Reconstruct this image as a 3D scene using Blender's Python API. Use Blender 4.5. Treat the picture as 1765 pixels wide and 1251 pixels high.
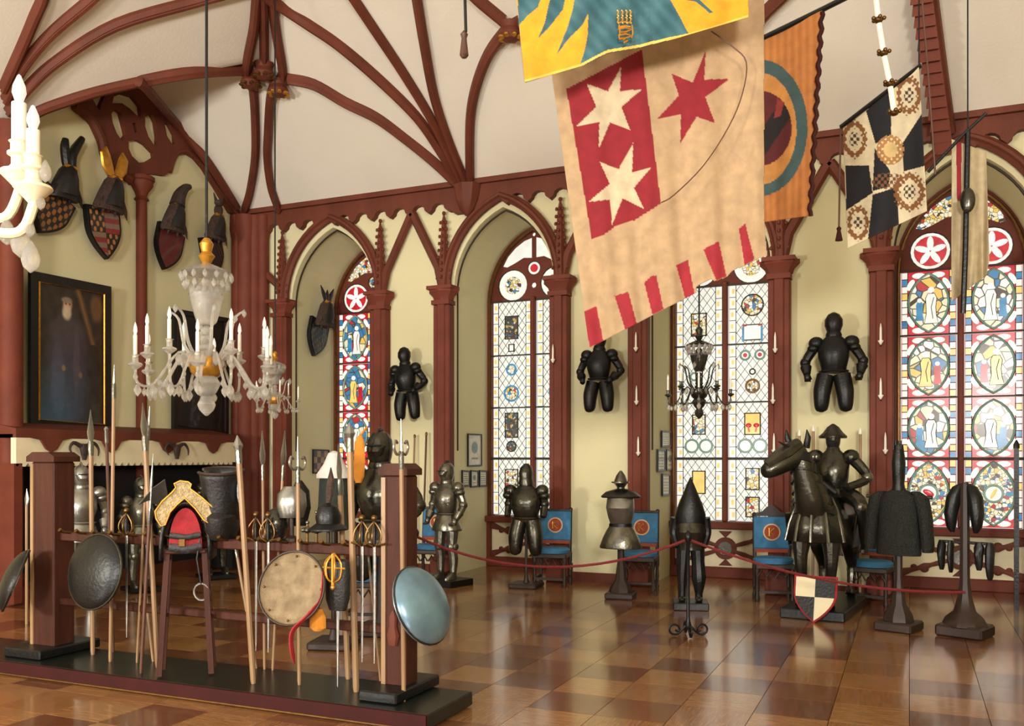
import bpy, math, random
import numpy as np
from mathutils import Vector, Matrix
from mathutils.geometry import tessellate_polygon
random.seed(7)
SC = bpy.context.scene
COL = SC.collection
for o in list(bpy.data.objects): bpy.data.objects.remove(o)

# ------------------------------------------------------------------ camera
FPX, CX, HY, EYE = 1570.0, 882.5, 789.0, 1.6
TH = math.radians(23.57)
cam_d = bpy.data.cameras.new('camera'); cam = bpy.data.objects.new('camera', cam_d); COL.objects.link(cam)
cam.location = (0, 0, EYE); cam.rotation_euler = (math.pi/2, 0, TH)
cam_d.sensor_width = 36.0; cam_d.lens = 36.0*FPX/1765.0
cam_d.shift_y = (HY-625.5)/1765.0
cam_d.clip_start = 0.05
SC.camera = cam
# ------------------------------------------------------------------ light
SC.view_settings.view_transform = 'Standard'; SC.view_settings.look = 'None'
SC.view_settings.gamma = 1.0; SC.view_settings.use_curve_mapping = False
SC.view_settings.exposure = 0.1
W = bpy.data.worlds.new('sky'); SC.world = W; W.use_nodes = True
W.node_tree.nodes['Background'].inputs[0].default_value = (1.0, 0.96, 0.9, 1)
W.node_tree.nodes['Background'].inputs[1].default_value = 0.62
def area(name, loc, target, size, power, col=(1, .95, .87)):
    l = bpy.data.lights.new(name, 'AREA'); l.shape = 'DISK'; l.size = size; l.energy = power; l.color = col; l.spread = math.radians(160)
    o = bpy.data.objects.new(name, l); COL.objects.link(o); o.location = loc
    o.rotation_euler = (Vector(target)-Vector(loc)).to_track_quat('-Z', 'Y').to_euler()
    return o
area('floodlight', (-8.3, -3.2, 2.2), (-7.0, 11.0, 4.6), 0.9, 480)
area('floodlight.001', (2.4, -4.2, 3.2), (0.5, 11.0, 4.6), 1.4, 640)
area('floodlight.002', (-3.0, -4.6, 2.4), (-8.0, 8.0, 6.0), 1.4, 530)

# ------------------------------------------------------------------ pixel rays (frame 1765x1251)
CT, ST = math.cos(TH), math.sin(TH)
def rdir(px, py):
    u = (px-CX)/FPX
    return Vector((-ST+u*CT, CT+u*ST, (HY-py)/FPX))
def P(px, py, d): return Vector((0, 0, EYE))+rdir(px, py)*d
def on_x(px, py, x): r = rdir(px, py); return P(px, py, x/r.x)
def on_y(px, py, y): r = rdir(px, py); return P(px, py, y/r.y)
def on_z(px, py, z): r = rdir(px, py); return P(px, py, (z-EYE)/r.z)
def gx(px, y): r = rdir(px, 0); return y/r.y*r.x

# ------------------------------------------------------------------ mesh builder
def frames(pts, closed=False):
    n = len(pts); T = []
    for i in range(n):
        if closed: t = pts[(i+1) % n]-pts[i-1]
        else: t = pts[min(i+1, n-1)]-pts[max(i-1, 0)]
        T.append(t.normalized() if t.length > 1e-9 else Vector((0, 0, 1)))
    a = Vector((0, 0, 1)) if abs(T[0].z) < .9 else Vector((0, 1, 0))
    nrm = (a-T[0]*a.dot(T[0])).normalized(); out = []
    for t in T:
        nrm = (nrm-t*nrm.dot(t))
        nrm = nrm.normalized() if nrm.length > 1e-6 else t.orthogonal().normalized()
        out.append((t, nrm, t.cross(nrm)))
    return out
class MB:
    def __init__(s): s.v = []; s.f = []; s.m = []
    def add(s, vs, fs, mi=0):
        o = len(s.v); s.v += [tuple(v) for v in vs]
        for f in fs: s.f.append(tuple(i+o for i in f)); s.m.append(mi)
        return s
    def box(s, c, d, rot=None, mi=0, tp=1.0):
        c = Vector(c); x, y, z = d[0]/2, d[1]/2, d[2]/2
        vs = [Vector((-x, -y, -z)), Vector((x, -y, -z)), Vector((x, y, -z)), Vector((-x, y, -z)),
              Vector((-x*tp, -y*tp, z)), Vector((x*tp, -y*tp, z)), Vector((x*tp, y*tp, z)), Vector((-x*tp, y*tp, z))]
        if rot is not None: vs = [rot @ v for v in vs]
        return s.add([v+c for v in vs], [(3, 2, 1, 0), (4, 5, 6, 7), (0, 1, 5, 4), (1, 2, 6, 5), (2, 3, 7, 6), (3, 0, 4, 7)], mi)
    def tube(s, pts, r, n=8, closed=False, mi=0, flat=1.0, cap=True):
        pts = [Vector(p) for p in pts]; k = len(pts)
        if not hasattr(r, '__len__'): r = [r]*k
        fr = frames(pts, closed); vs = []; fs = []
        for i in range(k):
            t, a, b = fr[i]
            for j in range(n):
                th = 2*math.pi*(j+.5)/n
                vs.append(pts[i]+a*(math.cos(th)*r[i])+b*(math.sin(th)*r[i]*flat))
        for i in range(k if closed else k-1):
            for j in range(n):
                i2 = (i+1) % k; j2 = (j+1) % n
                fs.append((i*n+j, i*n+j2, i2*n+j2, i2*n+j))
        if not closed and cap:
            fs.append(tuple(range(n))[::-1]); fs.append(tuple((k-1)*n+j for j in range(n)))
        return s.add(vs, fs, mi)
    def lathe(s, prof, n=16, M=None, sx=1.0, sy=1.0, mi=0, arc=None):
        vs = []; fs = []; k = len(prof)
        for (r, z) in prof:
            for j in range(n):
                th = 2*math.pi*j/n
                v = Vector((r*math.cos(th)*sx, r*math.sin(th)*sy, z)); vs.append(M @ v if M else v)
        for i in range(k-1):
            for j in range(n):
                j2 = (j+1) % n; fs.append((i*n+j, i*n+j2, (i+1)*n+j2, (i+1)*n+j))
        if prof[0][0] > 1e-4: fs.append(tuple(range(n))[::-1])
        if prof[-1][0] > 1e-4: fs.append(tuple((k-1)*n+j for j in range(n)))
        return s.add(vs, fs, mi)
    def loft(s, rings, n=16, M=None, mi=0):       # ring: (cx, cy, cz, rx, ry)
        vs = []; fs = []; k = len(rings)
        for (a, b, c, rx, ry) in rings:
            for j in range(n):
                th = 2*math.pi*j/n
                v = Vector((a+rx*math.cos(th), b+ry*math.sin(th), c)); vs.append(M @ v if M else v)
        for i in range(k-1):
            for j in range(n):
                j2 = (j+1) % n; fs.append((i*n+j, i*n+j2, (i+1)*n+j2, (i+1)*n+j))
        fs.append(tuple(range(n))[::-1]); fs.append(tuple((k-1)*n+j for j in range(n)))
        return s.add(vs, fs, mi)
    def ell(s, c, rx, ry=None, rz=None, n=12, m=8, R=None, mi=0):
        ry = rx if ry is None else ry; rz = rx if rz is None else rz
        prof = [(math.sin(math.pi*i/m), -math.cos(math.pi*i/m)) for i in range(m+1)]
        prof[0] = (1e-3, -1); prof[-1] = (1e-3, 1)
        M = Matrix.Translation(c) @ (R.to_4x4() if R else Matrix()) @ Matrix.Diagonal((rx, ry, rz, 1))
        return s.lathe(prof, n, M, mi=mi)
    def prism(s, poly, ext, holes=(), mi=0):      # planar 3D polygon extruded by ext
        loops = [[Vector(p) for p in poly]]+[[Vector(p) for p in h] for h in holes]
        ext = Vector(ext); flat = [p for l in loops for p in l]; n = len(flat)
        tri = tessellate_polygon(loops)
        vs = flat+[p+ext for p in flat]; fs = []
        for t in tri:
            fs.append(tuple(t)); fs.append(tuple(i+n for i in reversed(t)))
        o = 0
        for l in loops:
            k = len(l)
            for i in range(k):
                a, b = o+i, o+(i+1) % k; fs.append((a, b, b+n, a+n))
            o += k
        return s.add(vs, fs, mi)
    def disc(s, c, r, th, n=20, M=None, mi=0):    # disc in xz plane facing -y
        c = Vector(c); poly = [c+Vector((r*math.cos(2*math.pi*i/n), 0, r*math.sin(2*math.pi*i/n))) for i in range(n)]
        if M: poly = [M @ p for p in poly]
        e = Vector((0, th, 0)); e = (M.to_3x3() @ e) if M else e
        return s.prism(poly, e, mi=mi)
    def mesh(s, name, mats, smooth=True, ang=35):
        me = bpy.data.meshes.new(name); me.from_pydata(s.v, [], s.f)
        for m in (mats if isinstance(mats, (list, tuple)) else [mats]): me.materials.append(m)
        if any(s.m): me.polygons.foreach_set('material_index', s.m)
        import bmesh
        b = bmesh.new(); b.from_mesh(me); bmesh.ops.recalc_face_normals(b, faces=b.faces); b.to_mesh(me); b.free()
        if smooth:
            me.shade_smooth(); me.set_sharp_from_angle(angle=math.radians(ang))
        me.update(); return me
    def build(s, name, mats, parent=None, smooth=True, ang=35, rel=False, bevel=0):
        if rel and parent is not None:
            p = parent; off = Vector((0, 0, 0))
            while p is not None: off += p.location; p = p.parent
            s.v = [tuple(Vector(v)-off) for v in s.v]
        o = bpy.data.objects.new(name, s.mesh(name, mats, smooth, ang)); COL.objects.link(o)
        if parent is not None: o.parent = parent
        if bevel:
            b = o.modifiers.new('bevel', 'BEVEL'); b.width = bevel; b.segments = 1; b.limit_method = 'ANGLE'
        return o
def empty(name, loc, rotz=0, sc=1.0):
    o = bpy.data.objects.new(name, None); COL.objects.link(o); o.location = loc; o.rotation_euler = (0, 0, rotz); o.scale = (sc, sc, sc)
    o.empty_display_size = .1; return o
def tag(o, label, cat, group=None):
    o['label'] = label; o['category'] = cat
    if group: o['group'] = group
    return o
def thing(name, label, cat, loc, rotz=0, sc=1.0, group=None): return tag(empty(name, loc, rotz, sc), label, cat, group)
def struct(o): o['kind'] = 'structure'; return o
def inst(src, parent, loc, rot=(0, 0, 0), sc=None):
    o = src.copy(); COL.objects.link(o); o.parent = parent; o.location = loc; o.rotation_euler = rot
    if sc: o.scale = sc
    return o
def Rz(a): return Matrix.Rotation(a, 3, 'Z')
def Rx(a): return Matrix.Rotation(a, 3, 'X')
def Ry(a): return Matrix.Rotation(a, 3, 'Y')
def catm(pts, k=6):
    pts = [Vector(p) for p in pts]; out = []
    for i in range(len(pts)-1):
        p0 = pts[max(i-1, 0)]; p1 = pts[i]; p2 = pts[i+1]; p3 = pts[min(i+2, len(pts)-1)]
        for j in range(k):
            t = j/k; out.append(.5*((2*p1)+(p2-p0)*t+(2*p0-5*p1+4*p2-p3)*t*t+(3*p1-p0-3*p2+p3)*t**3))
    out.append(pts[-1]); return out

# ------------------------------------------------------------------ materials
def lin(c):
    return tuple(((x/255)/12.92 if x/255 <= .04045 else ((x/255+.055)/1.055)**2.4) for x in c)
def mat(name, rgb, rough=.6, metal=0.0, var=.12, scale=6.0, bump=.0, bscale=None, coat=0, stretch=None, rgb2=None, spec=None, trans=0):
    m = bpy.data.materials.new(name); m.use_nodes = True; nt = m.node_tree; N = nt.nodes; L = nt.links
    b = N['Principled BSDF']; b.inputs['Roughness'].default_value = rough; b.inputs['Metallic'].default_value = metal
    if coat: b.inputs['Coat Weight'].default_value = coat; b.inputs['Coat Roughness'].default_value = .12
    if spec is not None: b.inputs['Specular IOR Level'].default_value = spec
    if trans: b.inputs['Transmission Weight'].default_value = trans
    c = lin(rgb); tc = N.new('ShaderNodeTexCoord'); mp = N.new('ShaderNodeMapping')
    L.new(tc.outputs['Object'], mp.inputs[0])
    if stretch: mp.inputs['Scale'].default_value = stretch
    nz = N.new('ShaderNodeTexNoise'); nz.inputs['Scale'].default_value = scale; nz.inputs['Detail'].default_value = 5
    L.new(mp.outputs[0], nz.inputs['Vector'])
    rp = N.new('ShaderNodeValToRGB')
    c2 = lin(rgb2) if rgb2 else tuple(x*(1+var) for x in c); c1 = c if rgb2 else tuple(x*(1-var) for x in c)
    rp.color_ramp.elements[0].position = .3; rp.color_ramp.elements[1].position = .7
    rp.color_ramp.elements[0].color = (*c1, 1); rp.color_ramp.elements[1].color = (*c2, 1)
    L.new(nz.outputs[0], rp.inputs[0]); L.new(rp.outputs[0], b.inputs['Base Color'])
    if bump:
        n2 = N.new('ShaderNodeTexNoise'); n2.inputs['Scale'].default_value = bscale or scale*4; L.new(mp.outputs[0], n2.inputs['Vector'])
        bp = N.new('ShaderNodeBump'); bp.inputs['Strength'].default_value = bump; bp.inputs['Distance'].default_value = .02
        L.new(n2.outputs[0], bp.inputs['Height']); L.new(bp.outputs[0], b.inputs['Normal'])
    return m
def glow(name, rgb, st=1.0, var=.1, scale=9.0):       # back-lit window glass
    m = bpy.data.materials.new(name); m.use_nodes = True; nt = m.node_tree; N = nt.nodes; L = nt.links
    b = N['Principled BSDF']; b.inputs['Roughness'].default_value = .25
    c = lin(rgb); tc = N.new('ShaderNodeTexCoord'); nz = N.new('ShaderNodeTexNoise'); nz.inputs['Scale'].default_value = scale
    L.new(tc.outputs['Object'], nz.inputs['Vector']); rp = N.new('ShaderNodeValToRGB')
    rp.color_ramp.elements[0].position = .35; rp.color_ramp.elements[1].position = .65
    rp.color_ramp.elements[0].color = (*[x*(1-var) for x in c], 1); rp.color_ramp.elements[1].color = (*[min(1, x*(1+var)) for x in c], 1)
    L.new(nz.outputs[0], rp.inputs[0]); L.new(rp.outputs[0], b.inputs['Emission Color']); b.inputs['Emission Strength'].default_value = st
    b.inputs['Base Color'].default_value = (*[x*.25 for x in c], 1)
    return m
def mosaic(name, cols, scale, st=1.0, lead=.05):      # leaded pieces of several colours, back-lit
    m = bpy.data.materials.new(name); m.use_nodes = True; nt = m.node_tree; N = nt.nodes; L = nt.links
    b = N['Principled BSDF']; b.inputs['Roughness'].default_value = .25; b.inputs['Base Color'].default_value = (.03, .03, .03, 1)
    tc = N.new('ShaderNodeTexCoord'); oi = N.new('ShaderNodeObjectInfo')
    mu = N.new('ShaderNodeVectorMath'); mu.operation = 'MULTIPLY_ADD'; mu.inputs[1].default_value = (1, .0, 1)
    cb = N.new('ShaderNodeCombineXYZ'); m1 = N.new('ShaderNodeMath'); m1.operation = 'MULTIPLY'; m1.inputs[1].default_value = 37.0
    L.new(oi.outputs['Random'], m1.inputs[0]); L.new(m1.outputs[0], cb.inputs[0]); L.new(m1.outputs[0], cb.inputs[1])
    L.new(tc.outputs['Object'], mu.inputs[0]); L.new(cb.outputs[0], mu.inputs[2])
    v1 = N.new('ShaderNodeTexVoronoi'); v1.inputs['Scale'].default_value = scale
    v2 = N.new('ShaderNodeTexVoronoi'); v2.feature = 'DISTANCE_TO_EDGE'; v2.inputs['Scale'].default_value = scale
    L.new(mu.outputs[0], v1.inputs['Vector']); L.new(mu.outputs[0], v2.inputs['Vector'])
    rp = N.new('ShaderNodeValToRGB'); rp.color_ramp.interpolation = 'CONSTANT'; E = rp.color_ramp.elements
    E[0].position = 0; E[0].color = (*lin(cols[0][1]), 1); E[1].position = cols[1][0]; E[1].color = (*lin(cols[1][1]), 1)
    for p, c in cols[2:]: e = E.new(p); e.color = (*lin(c), 1)
    sp = N.new('ShaderNodeSeparateColor'); L.new(v1.outputs['Color'], sp.inputs[0]); L.new(sp.outputs[0], rp.inputs[0])
    gt = N.new('ShaderNodeMath'); gt.operation = 'GREATER_THAN'; gt.inputs[1].default_value = lead; L.new(v2.outputs['Distance'], gt.inputs[0])
    mx = N.new('ShaderNodeMix'); mx.data_type = 'RGBA'; mx.inputs[6].default_value = (.05, .035, .02, 1)
    L.new(gt.outputs[0], mx.inputs[0]); L.new(rp.outputs[0], mx.inputs[7]); L.new(mx.outputs[2], b.inputs['Emission Color'])
    b.inputs['Emission Strength'].default_value = st
    return m
def painted(name, rough=.8, weave=0, coat=0, transl=0):
    m = bpy.data.materials.new(name); m.use_nodes = True; nt = m.node_tree; N = nt.nodes; L = nt.links
    b = N['Principled BSDF']; b.inputs['Roughness'].default_value = rough; b.inputs['Coat Weight'].default_value = coat
    a = N.new('ShaderNodeAttribute'); a.attribute_name = 'paint'
    nz = N.new('ShaderNodeTexNoise'); nz.inputs['Scale'].default_value = 14; nz.inputs['Detail'].default_value = 6
    tc = N.new('ShaderNodeTexCoord'); L.new(tc.outputs['Object'], nz.inputs['Vector'])
    mr = N.new('ShaderNodeMapRange'); mr.inputs[1].default_value = .3; mr.inputs[2].default_value = .7; mr.inputs[3].default_value = .86; mr.inputs[4].default_value = 1.12
    L.new(nz.outputs[0], mr.inputs[0]); vm = N.new('ShaderNodeVectorMath'); vm.operation = 'SCALE'
    L.new(a.outputs['Color'], vm.inputs[0]); L.new(mr.outputs[0], vm.inputs['Scale']); L.new(vm.outputs[0], b.inputs['Base Color'])
    if weave:
        n2 = N.new('ShaderNodeTexNoise'); n2.inputs['Scale'].default_value = weave; L.new(tc.outputs['Object'], n2.inputs['Vector'])
        bp = N.new('ShaderNodeBump'); bp.inputs['Strength'].default_value = .2; bp.inputs['Distance'].default_value = .01; L.new(n2.outputs[0], bp.inputs['Height']); L.new(bp.outputs[0], b.inputs['Normal'])
    if transl:
        t = N.new('ShaderNodeBsdfTranslucent'); L.new(vm.outputs[0], t.inputs[0]); ms = N.new('ShaderNodeMixShader'); ms.inputs[0].default_value = transl
        L.new(b.outputs[0], ms.inputs[1]); L.new(t.outputs[0], ms.inputs[2]); L.new(ms.outputs[0], N['Material Output'].inputs[0])
    return m
M = {}
M['ceil'] = mat('vault_plaster', (222, 214, 200), .9, var=.03, scale=1.2, bump=.08, bscale=30)
M['wall'] = mat('wall_plaster', (212, 204, 163), .9, var=.05, scale=.9, bump=.1, bscale=24)
M['trim'] = mat('red_brown_timber', (100, 50, 35), .6, spec=.25, var=.2, scale=3, bump=.15, bscale=60, stretch=(1, 1, .25))
M['trim2'] = mat('red_brown_column_paint', (106, 50, 35), .6, spec=.25, var=.15, scale=4, bump=.1, bscale=50)
M['gilt'] = mat('gilding', (196, 140, 50), .35, .7, var=.25, scale=20)
M['brass'] = mat('old_brass', (112, 82, 44), .35, .85, var=.2, scale=20)
M['black'] = mat('blackened_iron', (22, 22, 23), .38, .35, var=.3, scale=9, bump=.15, bscale=40)
M['blackm'] = mat('black_leather', (20, 17, 16), .5, 0, var=.3, scale=9, bump=.2, bscale=50)
M['steel'] = mat('dull_steel', (150, 148, 142), .33, .85, var=.25, scale=8, bump=.1, bscale=30)
M['steeld'] = mat('dark_steel', (116, 113, 102), .28, .85, var=.3, scale=7, bump=.15, bscale=30)
M['steelx'] = mat('very_dark_steel', (74, 72, 64), .26, .85, var=.35, scale=7, bump=.15, bscale=30)
M['mail'] = mat('chain_mail', (38, 40, 36), .55, .5, var=.4, scale=60, bump=.8, bscale=110)
M['woodd'] = mat('dark_oak', (42, 25, 18), .5, var=.3, scale=3, bump=.15, bscale=40, stretch=(6, 6, .6))
M['rackw'] = mat('rack_oak', (68, 35, 24), .55, spec=.2, var=.25, scale=3, bump=.15, bscale=40, stretch=(5, 5, .6))
M['pole'] = mat('pale_ash_pole', (146, 114, 80), .4, var=.2, scale=4, stretch=(6, 6, .5))
M['poled'] = mat('dark_stained_pole', (88, 54, 40), .5, var=.25, scale=4, stretch=(6, 6, .5))
M['plat'] = mat('black_green_platform', (20, 25, 21), .28, var=.3, scale=3)
M['redrim'] = mat('dark_red_paint', (54, 14, 12), .6, spec=.2, var=.2, scale=5)
M['blue'] = mat('blue_upholstery', (52, 112, 152), .75, var=.2, scale=14, bump=.2, bscale=90)
M['redcl'] = mat('red_cloth', (150, 30, 36), .85, var=.2, scale=12, bump=.2, bscale=80)
M['medr'] = mat('terracotta_embroidery', (150, 66, 44), .8, var=.15, scale=25)
M['medb'] = mat('cream_embroidery', (218, 178, 130), .8, var=.1, scale=25)
M['cream'] = mat('cream_paint', (226, 214, 178), .7, var=.06, scale=5)
M['white'] = mat('white_wax', (240, 234, 220), .4, var=.04, scale=9)
M['paper'] = mat('paper_print', (214, 208, 188), .7, var=.12, scale=30, rgb2=(186, 184, 166))
M['gray'] = mat('grey_ink', (84, 104, 100), .7, var=.3, scale=40)
M['orange'] = mat('orange_cloth', (196, 124, 34), .85, var=.2, scale=9, bump=.3, bscale=40)
M['linen'] = mat('pale_linen', (206, 200, 196), .85, var=.08, scale=9, bump=.3, bscale=30)
M['shadow'] = mat('shade_black', (14, 12, 12), .95, var=.2, scale=4)  # near-black stands in for shade in hearth, eye slits and under the brim
M['rope'] = mat('crimson_rope', (112, 26, 28), .8, var=.2, scale=60, bump=.5, bscale=90)
M['fur'] = mat('brown_fur', (64, 46, 38), .9, var=.4, scale=30, bump=.8, bscale=60)
M['hide'] = mat('brown_horn', (52, 38, 32), .7, var=.3, scale=15, bump=.3)
def crystal():
    m = bpy.data.materials.new('cut_crystal'); m.use_nodes = True; nt = m.node_tree; b = nt.nodes['Principled BSDF']
    b.inputs['Base Color'].default_value = (.97, .95, .9, 1); b.inputs['Roughness'].default_value = .08; b.inputs['IOR'].default_value = 1.5
    b.inputs['Transmission Weight'].default_value = .88
    nz = nt.nodes.new('ShaderNodeTexNoise'); nz.inputs['Scale'].default_value = 40; bp = nt.nodes.new('ShaderNodeBump'); bp.inputs['Strength'].default_value = .4; bp.inputs['Distance'].default_value = .01
    nt.links.new(nz.outputs[0], bp.inputs['Height']); nt.links.new(bp.outputs[0], b.inputs['Normal'])
    return m
M['crystal'] = crystal()
M['bulb'] = glow('frosted_bulb', (255, 240, 225), .75, .02)
M['paint'] = painted('oil_paint', .45, coat=.3)
M['cloth'] = painted('painted_cloth', .85, weave=160)
M['clotht'] = painted('thin_painted_cloth', .85, weave=160, transl=.25)
# window glass
M['g_cream'] = glow('cream_glass', (232, 231, 218), .95, .08, 5)
M['g_yel'] = glow('yellow_glass', (240, 205, 110), .9, .12)
M['g_red'] = glow('red_glass', (196, 30, 44), .9, .2)
M['g_blue'] = glow('blue_glass', (52, 128, 170), .9, .25)
M['g_white'] = glow('white_glass', (244, 238, 226), 1.0, .05)
M['g_green'] = glow('green_grey_glass', (112, 138, 118), .8, .2)
M['lead'] = mat('lead_came', (48, 40, 30), .6, .2, var=.2)
CR, YE, BL, RE, WH, DK = (236, 224, 180), (232, 190, 84), (46, 122, 166), (188, 34, 44), (244, 238, 226), (60, 40, 28)
M['m_fig'] = mosaic('figure_glass', [(0, CR), (.3, YE), (.45, WH), (.62, BL), (.74, CR), (.84, RE), (.9, WH), (.95, DK)], 9)
M['m_fig2'] = mosaic('blue_figure_glass', [(0, BL), (.36, CR), (.5, YE), (.6, WH), (.72, RE), (.84, BL), (.93, (70, 140, 110))], 10)
M['m_her'] = mosaic('heraldic_glass', [(0, (40, 66, 62)), (.35, (26, 30, 30)), (.55, YE), (.68, (120, 40, 36)), (.78, (60, 100, 130)), (.9, CR)], 30, .75)
M['m_pale'] = mosaic('pale_heraldic_glass', [(0, CR), (.4, YE), (.6, WH), (.78, BL), (.87, RE), (.93, DK)], 24)
# ------------------------------------------------------------------ the hall
XL, YB = -9.4, 11.2
def cove(s): s = max(0.0, min(s, 6.0)); return 5.25+2.2*(1-(1-s/6)**2)
def lun(y): t = abs(((y-9.1+2.1) % 4.2)-2.1); return cove(2.1-t)
def hceil(x, y): return min(cove(YB-y), max(cove(x-XL), lun(y)))
def on_ceil(px, py, drop=0.03):
    r = rdir(px, py); d = 3.0; last = d
    while d < 20:
        p = P(px, py, d)
        if p.y > YB-.02 or p.x < XL+.02 or p.z > hceil(p.x, p.y)-drop: break
        d += .02
    return P(px, py, d)
mb = MB(); nx, ny = 150, 185; x0, x1, y0, y1 = XL-.05, 4.7, -6.5, YB+.05
ys = [y0+(y1-y0)*j/ny for j in range(ny+1)]; xs = [x0+(x1-x0)*i/nx for i in range(nx+1)]
mb.add([(x, y, hceil(x, y)) for y in ys for x in xs], [(j*(nx+1)+i, j*(nx+1)+i+1, (j+1)*(nx+1)+i+1, (j+1)*(nx+1)+i) for j in range(ny) for i in range(nx)])
ceil = struct(mb.build('ceiling', M['ceil'], ang=60))
def rib(pix, r=.075, both=True):
    pix = list(pix)
    for rev in (0, 1):      # carry ribs on along the vault past the top of the view
        q = pix if not rev else pix[::-1]
        if q[0][1] < 12:
            dx, dy = q[0][0]-q[1][0], q[0][1]-q[1][1]; l = math.hypot(dx, dy); q = [(q[0][0]+dx/l*t, q[0][1]+dy/l*t) for t in (330, 220, 110)]+q
        pix = q if not rev else q[::-1]
    pts = [on_ceil(*p) for p in pix]; pts = catm(pts, 5)
    o = MB().tube(pts, r, 8, flat=.8).build('rib', M['trim'], ceil)
    MB().tube([p+Vector((0, 0, -.055)) for p in pts], r*.45, 6).build('roll_moulding', M['trim'], o)
    return o
for pix in [
    [(497, 134), (541, 144), (595, 175), (648, 201), (699, 238), (749, 279), (790, 318)],
    [(481, 7), (531, 40), (581, 74), (648, 131), (716, 198), (756, 255), (793, 318)],
    [(600, -18), (612, 0), (648, 54), (699, 131), (749, 215), (798, 318)],
    [(714, -30), (719, 0), (731, 74), (749, 168), (776, 248), (805, 318)],
    [(876, 46), (843, 91), (820, 151), (810, 215), (810, 318)],
    [(800, -25), (826, 0), (867, 34)],
    [(1010, 0), (930, 20), (880, 44)],
    [(448, -40), (442, 0), (437, 50), (426, 108), (428, 125)],
    [(428, 125), (436, 150), (440, 201), (440, 269), (431, 329), (422, 360)],
    [(466, -40), (471, 17), (477, 60), (487, 120), (484, 135)],
    [(484, 135), (468, 161), (462, 235), (461, 275), (467, 322), (480, 360)],
    [(452, -40), (455, 60), (455, 120)],
    [(428, 118), (336, 123), (255, 136), (238, 141)],
    [(6, 150), (40, 74), (60, 27), (72, 0), (80, -25)],
    [(10, 170), (34, 121), (84, 60), (154, 0), (175, -20)],
    [(14, 190), (50, 148), (101, 101), (201, 40), (336, 0), (380, -12)],
    [(1350, -10), (1320, 20), (1290, 60)],
]: rib(pix)
for (px, py, g) in [(432, 134, 0), (480, 148, 1), (455, 118, 0), (880, 50, 1)]:
    p = on_ceil(px, py, .1)
    o = MB().lathe([(.02, -.14), (.09, -.12), (.13, -.06), (.1, 0), (.13, .06)], 10, Matrix.Translation(p)).build('boss', M['trim'], ceil)
    b = MB()
    for k in range(8): a = k*math.pi/4; b.ell(p+Vector((math.cos(a)*.1, math.sin(a)*.1, -.1)), .045, .03, .025, 8, 5, Rz(a))
    b.build('leaf_carving', [M['gilt'] if g else M['brass']], o)
# crocketed transverse rib at the right
a = on_y(1626, 247, YB-.12); pts = []
for k in range(12):
    px = 1626-36*(k/11.0)*1.05; py = 247-262*(k/11.0)
    pts.append(on_ceil(px, py, .22) if k else a)
tr = MB().tube([p+Vector((.04, 0, .1)) for p in pts], .09, 8).build('rib', M['trim'], ceil)
bl = MB().box((0, 0, 0), (.2, .12, .17), tp=.82).build('crocket', M['trim2'], tr, smooth=False)
for k in range(14):
    t = k/13.0*11; i = min(int(t), 10); p = pts[i].lerp(pts[i+1], t-i)
    q = bl if k == 0 else inst(bl, tr, (0, 0, 0)); q.location = p-Vector((0, 0, .02)); q.rotation_euler = (.5, 0, 0)

# floor : tiles near the camera are single pieces
fl = struct(MB().box(((XL+4.7)/2, 3.0, -.06), (4.7-XL, 19, .08)).build('floor', M['woodd'], smooth=False))
def parquet(name, c1, c2, d):
    m = mat(name, c1, .2, 0, scale=5, rgb2=c2, coat=.5, stretch=(14, 1.2, 1) if d else (1.2, 14, 1))
    nt = m.node_tree; oi = nt.nodes.new('ShaderNodeObjectInfo'); mp = [n for n in nt.nodes if n.type == 'MAPPING'][0]
    mm = nt.nodes.new('ShaderNodeMath'); mm.operation = 'MULTIPLY'; mm.inputs[1].default_value = 50; nt.links.new(oi.outputs['Random'], mm.inputs[0])
    cb = nt.nodes.new('ShaderNodeCombineXYZ'); nt.links.new(mm.outputs[0], cb.inputs[0]); nt.links.new(mm.outputs[0], cb.inputs[1]); nt.links.new(cb.outputs[0], mp.inputs['Location'])
    return m
PQ = [parquet('parquet_tan_a', (128, 88, 52), (166, 120, 72), 0), parquet('parquet_tan_b', (120, 80, 47), (156, 110, 66), 1), parquet('parquet_brown_a', (96, 58, 36), (130, 84, 50), 0), parquet('parquet_brown_b', (84, 50, 32), (118, 74, 46), 1)]
TS = .45
tm = []
for m_ in PQ:
    b = MB(); b.box((0, 0, -.01), (TS-.004, TS-.004, .02)); tm.append(b.mesh('parquet_tile', m_, smooth=False))
near = []; far = MB(); rr = random.Random(3)
i0 = int(math.floor((XL)/TS))
for i in range(i0, int(4.7/TS)+1):
    for j in range(-14, 28):
        x, y = (i+.5)*TS, (j+.5)*TS
        if x < XL or y > 12.4 or x > 4.6: continue
        k = ((i+j) % 2)+(2 if rr.random() < .35 else 0)
        d = -ST*x+CT*y; u = (CT*x+ST*y)
        vis = d > 4.9 and abs(u/d) < .6 and y < 12.3
        # tiles hidden under the weapon rack platform count as unseen
        if -7.2 < x < -2.8 and 4.85 < y < 5.05: vis = False
        near.append((d if vis else 99+d, x, y, k))
near.sort()
for n_, (d, x, y, k) in enumerate(near):
    if n_ < 298:
        o = bpy.data.objects.new('parquet_tile', tm[k]); COL.objects.link(o); o.parent = fl; o.location = (x, y, 0)
    else: far.box((x, y, -.01), (TS-.004, TS-.004, .02), mi=k)
o = far.build('parquet_tiles', PQ, fl, smooth=False); o['kind'] = 'stuff'

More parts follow.
